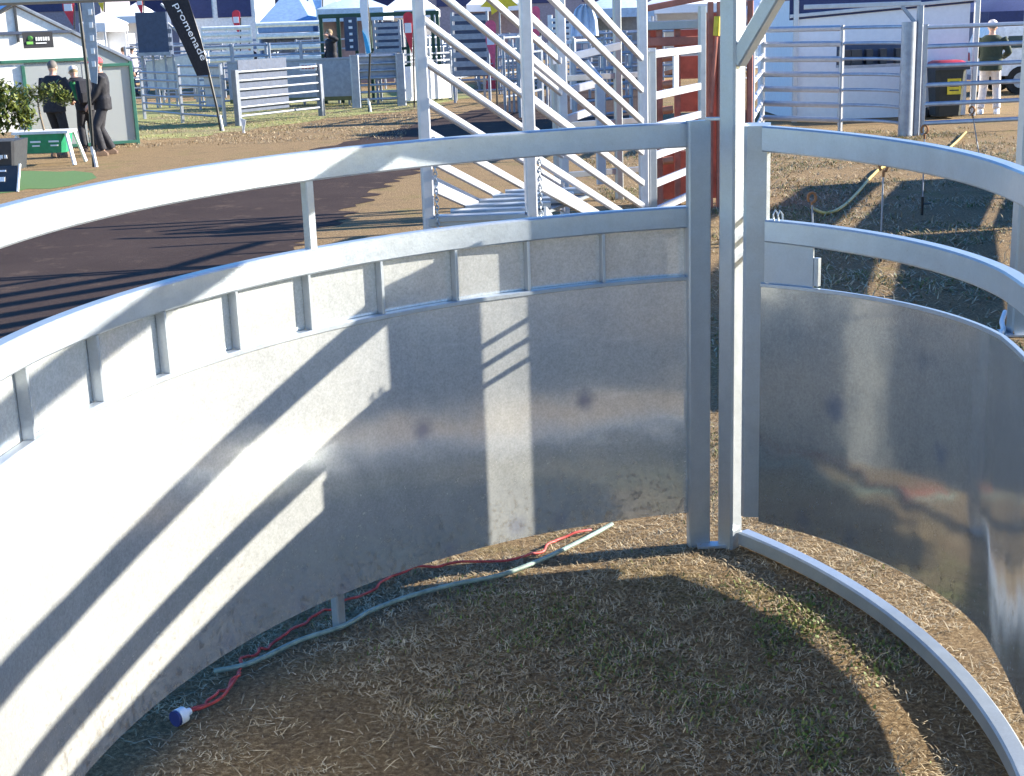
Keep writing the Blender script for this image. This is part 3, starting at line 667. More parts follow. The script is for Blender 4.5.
# ------------------------------------------------------------------ white ute at right edge
p = at0(1062, 36); t = thing('parked_ute', p, 'pale blue white ute parked at the right edge behind the gate', 'ute')
def carloft(o, prof_, w0, name, m, par):
    b = MB(); n = len(prof_); rings = []
    for f, sh in ((-1, .93), (-.9, 1.0), (.9, 1.0), (1, .93)):
        rings.append([(o.x + x * (sh if abs(f) == 1 else 1), o.y + f * w0, .55 + (z - .55) * (sh if abs(f) == 1 else 1)) for x, z in prof_])
    return b.loft(rings).build(name, m, par)
carloft(p, [(-2.2, .45), (2.3, .45), (2.35, .8), (2.2, 1.02), (1.2, 1.1), (.6, 1.66), (-.4, 1.72), (-2.0, 1.7), (-2.25, 1.05)], .85, 'body', 'car paint', t)
for x0, x1 in ((-1.8, -.75), (-.65, .45)): MB().prism([(p.x + x0, p.y - .87, 1.12), (p.x + x1, p.y - .87, 1.12), (p.x + x1 - .1 * (x1 > 0), p.y - .84, 1.55), (p.x + x0 + .08, p.y - .84, 1.55)], (0, .03, 0)).build('window', 'dark glass', t)
for x in (-1.4, 1.4):
    for s_ in (-1, 1): wl = MB().tube([(p.x + x, p.y + s_ * .7, .34), (p.x + x, p.y + s_ * .88, .34)], .34, 18).build('wheel', 'tyre', t); MB().tube([(p.x + x, p.y + s_ * .885, .34), (p.x + x, p.y + s_ * .895, .34)], .19, 14).build('rim', 'galv far', wl)
for s_ in (-.6, .6): MB().box((p.x - 2.24, p.y + s_, .9), (.05, .25, .2)).build('tail_light', 'bin red', t)

# ------------------------------------------------------------------ people
def applied(ob, vox, sm=6):
    r = ob.modifiers.new('r', 'REMESH'); r.mode = 'VOXEL'; r.voxel_size = vox
    s_ = ob.modifiers.new('s', 'SMOOTH'); s_.factor = .5; s_.iterations = sm
    dg = bpy.context.evaluated_depsgraph_get(); me = bpy.data.meshes.new_from_object(ob.evaluated_get(dg)); ob.modifiers.clear()
    old = ob.data; ob.data = me; bpy.data.meshes.remove(old); me.polygons.foreach_set('use_smooth', [True] * len(me.polygons)); return ob
def ell(c, rx, ry, yaw=0, n=16, tilt=0.0):
    return [Vector(c) + Vector((rx * math.cos(u) * math.cos(yaw) - ry * math.sin(u) * math.sin(yaw), rx * math.cos(u) * math.sin(yaw) + ry * math.sin(u) * math.cos(yaw), tilt * math.sin(u))) for u in [2 * math.pi * k / n for k in range(n)]]
def limb2(a, c_, la, lb, bend):
    a, c_ = Vector(a), Vector(c_); d = c_ - a; L = min(d.length, (la + lb) * .995); c_ = a + d.normalized() * L
    x = (la * la - lb * lb + L * L) / (2 * L); h = math.sqrt(max(0, la * la - x * x)); bv = Vector(bend); bv = (bv - d.normalized() * bv.dot(d.normalized())).normalized()
    return a, a + d.normalized() * x + bv * h, c_
def person(loc, yaw, label, H=1.75, lean=(0, 0), hands=None, feet=None, jacket='black cloth', trousers='charcoal cloth', shoes='leather', hair='grey hair', cap=None, headyaw=0, headpitch=0, stripe=None, vest=None, bulk=1.0):
    """local frame: +Y is where the figure faces, x to its right"""
    k = H / 1.75; t = thing('person', loc, label, 'person'); rot = Matrix.Rotation(yaw, 3, 'Z'); L = Vector(loc)
    W = lambda p: L + rot @ (Vector(p) * k)
    lx, ly = lean
    pel = Vector((0, 0, .93)); ch = Vector((lx * .6, ly * .6, 1.28)); nk = Vector((lx, ly, 1.47)); hd = Vector((lx * 1.15, ly * 1.2 + .03, 1.60 - abs(ly) * .15))
    hands = hands or {-1: (-.28, .1, .82), 1: (.28, .1, .82)}; feet = feet or {-1: (-.1, 0, 0), 1: (.1, .05, 0)}
    def torso(b, e):
        rings = [(pel + Vector((0, 0, -.1)), .15, .11), (pel, .17, .12), (pel.lerp(ch, .45), .155, .11), (ch, .18, .125), (ch.lerp(nk, .6), .175, .11), (nk, .085, .07)]
        b.loft([[W(q) for q in ell(c_, rx * bulk + e, ry * bulk + e)] for c_, rx, ry in rings])
    arms = {}; legs = {}
    for s_ in (-1, 1):
        sh = ch.lerp(nk, .72) + Vector((s_ * .18 * bulk, 0, 0)); arms[s_] = limb2(sh, hands[s_], .3, .27, (s_ * .6, -.6, -.3))
        hp = pel + Vector((s_ * .09, 0, -.03)); ft = Vector(feet[s_]) + Vector((0, 0, .09)); legs[s_] = limb2(hp, ft, .43, .43, (0, 1, 0))
    def tub(b, pts, rad, e=0):
        P, Q = [], []
        for i in range(len(pts) - 1):
            for j in range(5):
                f = j / 5; P.append(W(pts[i].lerp(pts[i + 1], f))); Q.append((rad[i] * (1 - f) + rad[i + 1] * f + e) * k)
        P.append(W(pts[-1])); Q.append((rad[-1] + e) * k); b.tube(P, Q, 10)
    b = MB(); torso(b, 0)
    hrot = rot @ Matrix.Rotation(headyaw, 3, 'Z') @ Matrix.Rotation(headpitch, 3, 'X'); HC = W(hd)
    hl = lambda p: HC + hrot @ (Vector(p) * k)
    tub(b, [nk - Vector((0, 0, .04)), hd - Vector((0, .02, .06))], [.058, .055])
    b.ball(hl((0, 0, .02)), .1 * k, 16, 12, (.78, .98, 1.1), hrot); b.ball(hl((0, .025, -.055)), .07 * k, 12, 8, (.85, .95, .9), hrot)
    b.tube([hl((0, .085, .03)), hl((0, .118, -.02)), hl((0, .09, -.03))], [.01 * k, .017 * k, .012 * k], 8)
    b.ball(hl((0, .088, -.058)), .02 * k, 8, 6, (1.3, .6, .5), hrot)
    for s_ in (-1, 1): b.ball(hl((s_ * .08, -.005, 0)), .028 * k, 8, 6, (.4, .8, 1.1), hrot)
    for s_ in (-1, 1):
        tub(b, arms[s_], [.048, .04, .026]); tub(b, legs[s_], [.082, .056, .04])
        wr = arms[s_][2]; d = (arms[s_][2] - arms[s_][1]).normalized(); sd = d.cross(Vector((0, 0, 1)) if abs(d.z) < .9 else Vector((0, 1, 0))).normalized(); nn = d.cross(sd)
        tub(b, [wr, wr + d * .045, wr + d * .085], [.027, .037, .034])
        for j, ln in enumerate((.062, .074, .07, .055)):
            o_ = wr + d * .085 + sd * (.03 - .02 * j); tub(b, [o_ - d * .02, o_ + d * ln * .5 + nn * .006, o_ + d * ln * .85 + nn * .025], [.011, .010, .008])
        o_ = wr + d * .03 + sd * .03; tub(b, [o_, o_ + d * .03 + sd * .025, o_ + d * .062 + sd * .03], [.013, .012, .009])
        f_ = Vector(feet[s_]); tub(b, [f_ + Vector((0, -.03, .06)), f_ + Vector((0, .07, .045)), f_ + Vector((0, .17, .03))], [.04, .04, .028])
    applied(b.build('body', 'skin', t), .011)
    b = MB(); torso(b, .022)
    for s_ in (-1, 1): tub(b, (arms[s_][0], arms[s_][1], arms[s_][1].lerp(arms[s_][2], .9)), [.052, .044, .036], .02)
    b.loft([[W(q) for q in ell(c_, rx * bulk + .03, ry * bulk + .03)] for c_, rx, ry in ((pel + Vector((0, 0, -.12)), .165, .12), (pel.lerp(ch, .3), .165, .12))])
    jk = applied(b.build('jacket', jacket, t), .016)
    if vest:
        b = MB()
        for s_ in ((-1, 1) if vest[1] == 'both' else (vest[1],)):
            b.loft([[W(q) for q in ell(c_ + Vector((s_ * o2, fy, 0)), rx, ry)] for c_, o2, fy, rx, ry in ((pel.lerp(ch, .25), .1, -.03, .07, .11), (ch, .12, -.03, .075, .125), (ch.lerp(nk, .6), .11, -.02, .07, .112))])
        applied(b.build('jacket_panel', vest[0], t), .016)
    b = MB(); b.loft([[W(q) for q in ell(c_, rx * bulk + .018, ry * bulk + .018)] for c_, rx, ry in ((pel + Vector((0, 0, -.11)), .155, .115), (pel + Vector((0, 0, .06)), .165, .12))])
    for s_ in (-1, 1): tub(b, (legs[s_][0], legs[s_][1], legs[s_][1].lerp(legs[s_][2], .97)), [.09, .066, .062], .014)
    applied(b.build('trousers', trousers, t), .016)
    for s_ in (-1, 1):
        f_ = Vector(feet[s_]); b = MB(); b.loft([[W(f_ + Vector((x, y * 1.0 + .05, z))) for x, y in prof(w_, d_, .35)] for z, w_, d_ in ((.003, .1, .29), (.05, .105, .29), (.085, .09, .2), (.13, .085, .12))]); b.build('shoe', shoes, t)
        b2 = MB(); b2.ball(hl((s_ * .034, .088, .018)), .011 * k, 8, 6); b2.build('eye', 'black plastic', t)
    b = MB(); b.ball(hl((0, -.012, .045)), .102 * k, 16, 10, (.84, .98, .95), hrot)
    if not cap or hair != 'none': b.build('hair', hair, t)
    if cap:
        b = MB(); b.ball(hl((0, -.008, .065)), .106 * k, 16, 8, (.86, 1.0, .82), hrot); b.box(hl((0, .12, .06)), (.13 * k, .1 * k, .012 * k), hrot); b.build('cap', cap, t)
    return t, W, rot
p = g(60, 157)
person((p.x, p.y, 0), -.25, 'grey haired person in a dark jacket standing by the green tub, facing the greenhouse', 1.78, (0, .05), {-1: (-.18, .3, 1.0), 1: (.2, .28, 1.0)}, {-1: (-.1, 0, 0), 1: (.16, -.12, 0)}, 'charcoal cloth', 'charcoal cloth', hair='grey hair', headpitch=-.25, bulk=1.12, shoes='tan leather')
p = g(88, 153)
tt, W, rt_ = person((p.x - .05, p.y + .35, 0), .55, 'person in a pale cap leaning forward with a black backpack and green shirt', 1.68, (-.05, .33), {-1: (-.2, .38, 1.05), 1: (.2, .4, 1.02)}, {-1: (-.1, 0, 0), 1: (.12, -.1, 0)}, 'black cloth', 'charcoal cloth', cap='pale trousers', hair='blond hair', headpitch=-.35, vest=('green cloth', -1))
bk = thing('backpack', W((-.03, -.05, 1.15)), 'black backpack worn by the leaning person in the pale cap', 'backpack')
c0 = W((-.02, -.08, 1.2)); b = MB(); b.loft([[c0 + rt_ @ Vector((x, y + dy, z)) for x, y in prof(w_, d_, .3)] for z, w_, d_, dy in ((-.24, .26, .12, -.1), (-.15, .32, .2, -.11), (.1, .31, .19, .0), (.2, .24, .12, .05))]); b.build('bag', 'black cloth', bk)
b = MB(); b.loft([[c0 + rt_ @ Vector((x, y - .19, z)) for x, y in prof(.24, .07, .3)] for z in (-.2, -.02)]); b.build('front_pocket', 'charcoal cloth', bk)
for s_ in (-1, 1): MB().tube([c0 + rt_ @ Vector((s_ * .1, .02, .18)), c0 + rt_ @ Vector((s_ * .13, .2, .2)), c0 + rt_ @ Vector((s_ * .15, .28, 0)), c0 + rt_ @ Vector((s_ * .14, .08, -.2))], .018, 6).build('strap', 'black cloth', bk)
p = g(108, 155)
person((p.x, p.y, 0), 2.0, 'person in a red cap and black and green jacket, hand in front', 1.8, (0, .0), {-1: (-.1, .26, .92), 1: (.22, .2, .85)}, {-1: (-.14, .1, 0), 1: (.17, -.12, 0)}, 'black cloth', 'charcoal cloth', cap='red cloth', hair='brown hair', shoes='tan leather', vest=('green cloth', 1), bulk=1.1)
p = g(988, 114)
person((p.x, p.y, 0), -.4, 'person in a dark olive jumper and pale trousers behind the long gate', 1.88, (0, 0), {-1: (-.16, .26, 1.05), 1: (.2, .25, 1.05)}, {-1: (-.15, .0, 0), 1: (.15, .0, 0)}, 'olive cloth', 'pale trousers', hair='grey hair', cap='pale trousers', shoes='white plastic', bulk=1.12)
p = at0(335, 41.2)
pf = thing('steel_platform', p, 'low grey steel platform the raised person in black stands on', 'platform')
MB().box(p + Vector((0, 0, .38)), (1.0, .8, .06)).build('deck', 'galv far', pf)
for dx in (-.45, .45):
    for dy in (-.35, .35): MB().post(p.x + dx, p.y + dy, 0, .35, .06, .06).build('leg', 'galv far', pf)
person((p.x, p.y, .415), 2.2, 'person in black beside the dark green frame, one arm raised', 1.72, (0, .02), {-1: (-.35, .3, 1.55), 1: (.25, .1, .9)}, None, 'black cloth', 'charcoal cloth', hair='blond hair')
for i, (px, Yk, jk, lab) in enumerate([(128, 50, 'navy canvas', 'distant person in navy walking behind the greenhouse corner'), (137, 52, 'pale trousers', 'distant person in a pale top beside the far yards'), (255, 50, 'black cloth', 'distant person in black behind the wide white panels')]):
    p = at0(px, Yk); person((p.x, p.y, 0), 1.2 * i, lab, 1.75, jacket=jk, trousers='denim', hair='brown hair')

# ------------------------------------------------------------------ greenhouse shed
Rr = g(138, 144); u = Vector((-.895, -.446, 0)).normalized(); nb = Vector((-.446, .895, 0)); HW = 2.1
Lc = Rr + u * (2 * HW); Ap = Rr + u * HW; zE = zat(131, 61, Rr.y); zA = zat(35, 4, Ap.y)
t = thing('greenhouse', Ap, 'clear plastic greenhouse with green frame and gabled roof, people at its front', 'greenhouse')
up = lambda p, z: Vector((p.x, p.y, z))
DP = 3.6
def slab(poly, name, m, d=.02): b = MB(); b.prism(poly, nb * d); return b.build(name, m, t)
zB = 1.62
slab([up(Rr, .08), up(Rr, zE), up(Rr + u * .95, zE), up(Rr + u * .95, .08)], 'front_pane', 'clear plastic')
slab([up(Rr + u * .97, .08), up(Rr + u * .97, zE + .1), up(Rr + u * 2.05, zE + .1), up(Rr + u * 2.05, .08)], 'front_pane', 'clear plastic')
slab([up(Rr + u * 2.1, .4), up(Rr + u * 2.1, zE), up(Lc, zE), up(Lc, .4)], 'front_board', 'white paint', .03)
slab([up(Rr + u * .9, zE + .02), up(Rr + u * .9, zE + (zA - zE) * .9 / HW - .03), up(Ap, zA - .03), up(Lc, zE), up(Lc, zE - .0)], 'gable_panel', 'white paint', .03)
slab([up(Rr, zE), up(Rr + u * .9, zE), up(Rr + u * .9, zE + (zA - zE) * .9 / HW - .04)], 'gable_panel', 'clear plastic', .03)
for e_, s2 in ((Rr, 1), (Lc, -1)):
    b = MB(); b.add([up(e_, zE) - nb * .06, up(Ap, zA) - nb * .06, up(Ap, zA) + nb * DP, up(e_, zE) + nb * DP] + [q + Vector((0, 0, .03)) for q in (up(e_, zE) - nb * .06, up(Ap, zA) - nb * .06, up(Ap, zA) + nb * DP, up(e_, zE) + nb * DP)], [(0, 3, 2, 1), (4, 5, 6, 7), (0, 1, 5, 4), (1, 2, 6, 5), (2, 3, 7, 6), (3, 0, 4, 7)]); b.build('roof_sheet', 'sheet pale grey' if s2 > 0 else 'pale blue canvas', t)
    b = MB(); b.add([up(e_, .08), up(e_, zE), up(e_, zE) + nb * DP, up(e_, .08) + nb * DP], [(0, 1, 2, 3)]); b.build('side_pane', 'clear plastic', t)
fr = 'green paint'
for s2, z1 in ((0, zE), (2.08, zE), (2 * HW, zE)):
    q = Rr + u * s2 - nb * .03; MB().post(q.x, q.y, 0, z1, .07, .05, .46).build('frame_post', fr, t)
q = Ap - nb * .03; MB().post(q.x, q.y, zE + .45, zA - .03, .05, .04, .46).build('frame_post', 'dark grey plastic', t)
for a0_, a1_, z0, z1, m2 in ((0, 2 * HW, .06, .06, fr), (0, .6, zE - .06, zE - .06, fr), (.6, 2 * HW, zE + .08, zE + .08, fr), (1.0, 2 * HW - 1, zE + .62, zE + .62, 'sheet blue grey'), (0, HW, zE + .03, zA + .03, 'galv far'), (2 * HW, HW, zE + .03, zA + .03, 'dark grey plastic')):
    MB().bar(up(Rr + u * a0_ - nb * .04, z0), up(Rr + u * a1_ - nb * .04, z1), .04, .06).build('frame_rail', m2, t)
q = at(38, 40, Ap.y - .2); sg = thing('greenhouse_sign', q, 'dark sign with green and white lettering on the greenhouse gable', 'sign')
rt2 = Matrix.Rotation(.46, 3, 'Z')
MB().box(q, (.56, .02, .3), rt2).build('board', 'sign black', sg)
b = MB(); b.ball(q + rt2 @ Vector((-.15, -.02, .04)), .07, 8, 6, (.9, .15, .6)); b.box(q + rt2 @ Vector((-.16, -.02, -.05)), (.12, .01, .05), rt2); b.build('emblem', 'lettering green', sg)
b = MB()
for k in range(6): b.box(q + rt2 @ Vector((-.03 + .045 * k, -.02, .02)), (.03, .01, .07), rt2)
b.box(q + rt2 @ Vector((.05, -.02, -.06)), (.2, .01, .02), rt2); b.build('lettering', 'lettering white', sg)
q = Rr + u * 3.3 - nb * .12; sg = thing('leaning_notice', up(q, .9), 'white notice board on the greenhouse front behind the shrub', 'notice')
MB().box(up(q, 1.1), (.9, .03, 1.0), rt2).build('board', 'white paint', sg)

# ------------------------------------------------------------------ plants, tub, planter
def foliage(b, centers, n, size, rnd):
    for _ in range(n):
        c_, r = centers[rnd.randrange(len(centers))]
        while True:
            v = Vector((rnd.uniform(-1, 1), rnd.uniform(-1, 1), rnd.uniform(-1, 1)))
            if v.length < 1: break
        v = v * (.55 + .45 * rnd.random()); p = Vector(c_) + v * r
        q = Matrix.Rotation(rnd.uniform(0, 6.28), 3, 'Z') @ Matrix.Rotation(rnd.uniform(-1.1, 1.1), 3, 'X')
        l_ = size * rnd.uniform(.7, 1.3); w_ = l_ * .42
        b.add([p + q @ Vector(e) for e in ((0, -l_ / 2, 0), (w_ / 2, 0, l_ * .08), (0, l_ / 2, 0), (-w_ / 2, 0, l_ * .08))], [(0, 1, 2, 3)])
rnd = random.Random(3)
p = g(8, 190); px_, py_ = p.x - .36, p.y + .25
t = thing('planter_box', (px_, py_, 0), 'dark grey planter box with white emblem boards holding the leafy shrub', 'planter')
b = MB(); b.loft([[(px_ + x, py_ + y, z) for x, y in prof(w_, d_, .05)] for z, w_, d_ in ((.28, 1.0, .6), (.72, 1.12, .7))]); b.build('box', 'dark grey plastic', t)
MB().box((px_, py_, .70), (1.0, .58, .03)).build('soil', 'terracotta soil', t)
bd = MB().box((px_ + .02, py_ - .42, .17), (1.12, .03, .42), Matrix.Rotation(-.45, 3, 'X')).build('board', 'dark grey plastic', t)
MB().bar((px_ + .6, py_ - .3, .38), (px_ + .6, py_ - .54, .0), .03, .03).build('board_edge', 'white paint', t)
b = MB()
for dx in (.05, .27): b.prism([(px_ + dx, py_ - .345, .46), (px_ + dx + .08, py_ - .345, .46), (px_ + dx + .05, py_ - .345, .56)], (0, -.01, 0))
for dx in (.18, .24, .30, .36, .42): b.box((px_ + dx, py_ - .35, .5), (.04, .01, .05))
b.build('emblem', 'lettering white', t)
b = MB(); r3 = Matrix.Rotation(-.45, 3, 'X')
for dx, w_ in ((.08, .1), (.3, .2)): b.box(Vector((px_ + dx, py_ - .42, .17)) + r3 @ Vector((0, -.02, 0)), (w_, .008, .07), r3)
b.box(Vector((px_ + .2, py_ - .42, .17)) + r3 @ Vector((0, -.02, .13)), (.42, .008, .025), r3)
b.build('lettering', 'lettering white', bd)
sh = thing('leafy_shrub', (px_, py_, .72), 'big leafy green shrub with yellowish leaf tips growing in the dark planter', 'shrub')
b = MB(); foliage(b, [((px_ + dx, py_ + dy, z), r) for dx, dy, z, r in ((-.3, 0, 1.1, .4), (.1, .1, 1.25, .38), (.3, -.05, 1.05, .32), (-.1, 0, 1.6, .32), (.05, .05, 1.9, .2), (-.5, 0, 1.5, .35), (.22, 0, 1.5, .25), (.5, 0, 1.3, .3), (.62, .05, 1.05, .25))], 2600, .11, rnd); b.build('foliage', 'leaf', sh)
b = MB()
for dx in (-.3, -.1, .1, .25): b.tube([(px_ + dx * .4, py_, .7), (px_ + dx, py_ + .03, 1.2), (px_ + dx * 1.2, py_, 1.6)], [.02, .014, .006], 6)
b.build('stem', 'bark', sh)
p = g(45, 166); tx, ty = p.x, p.y + .25
t = thing('trestle_tub', (tx, ty, 0), 'green plastic tub on white trestle legs beside the planter', 'tub')
b = MB(); b.loft([[(tx + x, ty + y, z) for x, y in prof(w_, d_, .15)] for z, w_, d_ in ((.22, .72, .4), (.55, .84, .5))]); b.build('tub', 'green plastic', t)
MB().box((tx - .02, ty, .575), (.98, .56, .045)).build('rim', 'white plastic', t)
for s1 in (-1, 1):
    for s2 in (-1, 1): MB().bar((tx + s1 * .43, ty + s2 * .22, .55), (tx + s1 * .55, ty + s2 * .34, 0.01), .06, .05).build('leg', 'white plastic', t)
b = MB()
for dx in (-.12, .2): b.box((tx + dx, ty - .247, .42), (.18, .01, .03)); b.box((tx + dx, ty - .237, .35), (.13, .01, .025))
b.build('lettering', 'lettering white', t)
sh = thing('small_standard_tree', (tx - .05, ty, .6), 'small thin trunked tree with a yellow green crown standing in the green tub', 'small tree')
b = MB(); foliage(b, [((tx - .08, ty, 1.22), .26), ((tx + .2, ty, 1.25), .25), ((tx - .35, ty, 1.2), .25), ((tx + .4, ty - .05, 1.15), .18)], 650, .1, rnd); b.build('foliage', 'leaf', sh)
MB().tube([(tx - .02, ty, .58), (tx - .06, ty, .85), (tx - .08, ty, 1.15)], [.022, .018, .012], 7).build('trunk', 'bark', sh)

# ------------------------------------------------------------------ flags and banners
def text(body, size, M4, parent, m, name='lettering', ext=.004):
    cu = bpy.data.curves.new(name, 'FONT'); cu.body = body; cu.size = size; cu.extrude = ext; cu.align_x = 'LEFT'
    tmp = bpy.data.objects.new(name, cu); COL.objects.link(tmp); dg = bpy.context.evaluated_depsgraph_get()
    me = bpy.data.meshes.new_from_object(tmp.evaluated_get(dg)); bpy.data.objects.remove(tmp)
    me.transform(Matrix.Translation(-parent_loc(parent)) @ M4); me.materials.clear(); me.materials.append(mat(m))
    o = bpy.data.objects.new(name, me); COL.objects.link(o); o.parent = parent; return o
def feather(px_base, py_base, poly, pole, Y, m, label, polem='black plastic', name='feather_flag', spike=True, extra=None):
    base = g(px_base, py_base) if py_base else at0(px_base, Y); Y = base.y
    t = thing(name, base, label, 'flag'); MB().tube([base] + [at(a, c_, Y) for a, c_ in pole], [.03] * (len(pole)) + [.012], 7).build('pole', polem, t)
    b = MB(); n = len(poly); P = [at(a, c_, Y - .05) for a, c_ in poly]; b.prism(P, (0, .02, 0)); fl = b.build('flag', m, t)
    if spike: MB().tube([base + Vector((.04, 0, 0)), base + Vector((.0, 0, .35))], .035, 7).build('ground_spike', 'white plastic', t)
    return t, Y
t, Y = feather(221, 131, [(210, 75), (197, 76), (183, 45), (165, 8), (150, -28), (146, -60), (160, -75), (176, -40), (190, 5), (201, 40)], [(217, 108), (209, 74), (199, 36), (187, 0), (172, -44), (158, -76)], 0, 'black cloth', 'tall black feather banner with white lettering down it, leaning over the fence', name='feather_banner')
a0_ = at(173.5, 4, Y - .08); a1_ = at(204, 66, Y - .08); d = (a1_ - a0_); L_ = d.length; ang = math.atan2(d.z, d.x)
text('promenade', L_ / 5.6, Matrix.Translation(a0_) @ Matrix.Rotation(-ang, 4, 'Y') @ Matrix.Rotation(math.pi / 2, 4, 'X') @ Matrix.Diagonal((1.12, .8, 1, 1)), t, 'lettering white', ext=.002)
feather(244, 133, [(246, 120), (240, 118), (241, 121), (244, 132)], [(242, 126)], 0, 'white plastic', 'short white ground peg flag at the foot of the sheeted panel', 'white plastic', name='marker_peg', spike=False)
t, Y = feather(94, 167, [(97, 84), (91, 82), (84, 30), (80, -8), (92, -12), (96, 30), (98, 60)], [(91, 120), (88, 82), (82, 30), (76, -20)], 0, 'sheet pale grey', 'grey and white feather banner on a dark pole in front of the greenhouse', name='feather_banner')
b = MB()
for k in range(5):
    q = at(90 + .9 * k, 12 + 13 * k, Y - .08); b.box(q, (.06, .01, .09))
b.build('lettering', 'lettering white', t)
t, Y = feather(369, 112, [(371, 52), (366, 57), (364, 40), (360, 10), (359, -20), (366, -20), (368, 10), (369, 35)], [(369, 80), (370, 55), (369, 20), (366, -20)], 0, 'white canvas', 'narrow white feather banner with a blue lower end on a dark pole', name='feather_banner')
b = MB(); b.prism([at(a, c_, Y - .09) for a, c_ in ((370.5, 53), (366.5, 54), (362, 30), (366, 36), (369, 46))], (0, .02, 0)); b.build('blue_patch', 'sky blue cloth', t)
def teardrop(px0, px1, py0, py1, Y, m, label, tail=True):
    cxp = (px0 + px1) / 2; base = at0(px1 + 1, Y); t = thing('teardrop_flag', base, label, 'flag')
    w_ = (px1 - px0) / 2; h_ = py1 - py0; top = py0 + w_
    poly = [(cxp + w_ * math.cos(u), top - w_ * math.sin(u)) for u in [math.pi * k / 8 for k in range(9)]] + [(px0 + w_ * .15, py0 + h_ * .45), (px1 - w_ * .2, py1)]
    MB().prism([at(a, c_, Y) for a, c_ in poly], (0, .025, 0)).build('flag', m, t)
    MB().tube([base, at(px1 + .5, py1, Y + .03), at(px1 + .6, py0 + h_ * .3, Y + .03)], .025, 6).build('pole', 'black plastic', t)
    MB().box(at(cxp, py0 + h_ * .38, Y - .01), (w_ * 1.3 * Y / FOC, .02, h_ * .22 * Y / FOC)).build('white_panel', 'white canvas', t)
    return t
teardrop(403, 413, 12, 54, 38, 'red cloth', 'red teardrop flag with a white panel beside the left ramp post')
teardrop(485, 496, 20, 70, 36, 'pink cloth', 'pink red teardrop flag between the left ramp rails')
teardrop(531, 540, 6, 52, 37, 'pink cloth', 'pink teardrop flag just right of the middle ramp post')
teardrop(232, 240, 10, 36, 52, 'red cloth', 'small red teardrop flag above the six rail panel')
teardrop(62, 74, -4, 26, 50, 'red cloth', 'red flag rising above the greenhouse roof slope')
teardrop(136, 143, -6, 16, 54, 'red cloth', 'red flag left of the stair loader')
teardrop(97, 104, -8, 13, 56, 'yellow paint', 'yellow flag above the small white marquee')
teardrop(311, 322, -22, 22, 55, 'blue canvas', 'dark blue flag beside the blue tent')
# yellow star sign and blue tarp and cones
q = at(499, 0, 44); t = thing('star_sign', (q.x, q.y, 0), 'yellow starburst sign on a post above the pipe racks', 'sign')
b = MB(); b.prism([q + Vector((r * math.cos(a), 0, r * math.sin(a) * .75)) for k in range(16) for a, r in [(k * math.pi / 8, .62 if k % 2 else .38)]], (0, .04, 0)); b.build('starburst', 'yellow paint', t)
MB().post(q.x, q.y + .06, 0, q.z, .05, .05).build('post', 'galv far', t)
p = at0(587, 33); t = thing('tarp_cover', p, 'pale blue tarp hung over a stall beside the white trays', 'tarp')
b = MB(); x0, x1 = at0(573, 33).x, at0(600, 33).x; zt = zat(587, 4, 33); zb = zat(587, 36, 33); rings = []
for z, e in ((zt, .25), (zt - .1, .12), ((zt + zb) / 2, .03), (zb, 0)): rings.append([(x0 + (x1 - x0) * f + e * (.5 - f) * 2, 33 + .06 * math.sin(f * 19) + dy, z) for f, dy in [(i / 10, 0) for i in range(11)] + [(1 - i / 10, .5) for i in range(11)]])
b.loft(rings).build('tarp', 'pale blue canvas', t)
MB().box(((x0 + x1) / 2, 33, zb - .12), (x1 - x0 + .3, .7, .06)).build('table_top', 'white plastic', t)
for s_ in (0, 1): MB().post(x0 + (x1 - x0) * s_, 33, 0, zb - .15, .05, .05).build('leg', 'galv far', t)
p = at0(492, 47); t = thing('traffic_cone', p, 'tall red marker cone on the verge seen between the ramp rails', 'cone')
MB().lathe(p, [(.28, .02), (.2, .04), (.04, 1.1), (.03, 1.13)]).build('cone', 'red cloth', t); MB().box(p + Vector((0, 0, .012)), (.42, .42, .02)).build('base', 'red cloth', t)
# pipe racks
for i, (px, Yk, n) in enumerate(((505, 35, 6), (437, 43, 6), (530, 36, 5))):
    a_ = at0(px, Yk); t = thing('pipe_rack', a_, ['rack of upright grey pipes behind the middle ramp post', 'rack of upright pipes beside the dark green frame', 'short rack of pipes right of the middle ramp post'][i], 'pipe rack')
    for k in range(n): MB().tube([a_ + Vector((.11 * k, .1 * (k % 2), 0)), a_ + Vector((.11 * k, .1 * (k % 2), 1.5 + .12 * (k % 3)))], .03, 7).build('pipe', 'galv far', t)
    MB().bar(a_ + Vector((-.1, -.05, .8)), a_ + Vector((.11 * n, -.05, .8)), .04, .05).build('rack_bar', 'galv far', t)

# ------------------------------------------------------------------ pigtail posts, hoses, cords
for i, (b_, t_, lab) in enumerate([((922, 215), (925, 122), 'thin pigtail fence post with a ringed orange top, second from the right'), ((880, 262), (884, 158), 'thin pigtail fence post nearest the curved gate, white stem'), ((813, 262), (812, 192), 'short stout orange topped pigtail post where the yellow rope ends'), ((983, 180), (971, 104), 'leaning pigtail fence post with orange top, furthest right')]):
    P = g(*b_); Q = at(*t_, P.y); t = thing('pigtail_post', P, lab, 'fence post', 'pigtail electric fence posts')
    MB().tube([P, P.lerp(Q, .5), P.lerp(Q, .86)], .008, 6).build('stem', 'galv far', t)
    c_ = P.lerp(Q, .92); r = .035
    MB().tube([P.lerp(Q, .82)] + [c_ + Vector((r * math.sin(a), .01 * a / 6, -r * math.cos(a) * 1.3)) for a in [k * .62 for k in range(10)]], .013, 7).build('pigtail', 'orange rust', t)
    MB().tube([P + Vector((0, 0, .0)), P + (Q - P).normalized() * .2], .016, 7).build('foot', 'black plastic', t)
    MB().bar(P + Vector((0, 0, .12)), P + Vector((.09, 0, .12)), .02, .012).build('foot_tread', 'black plastic', t)
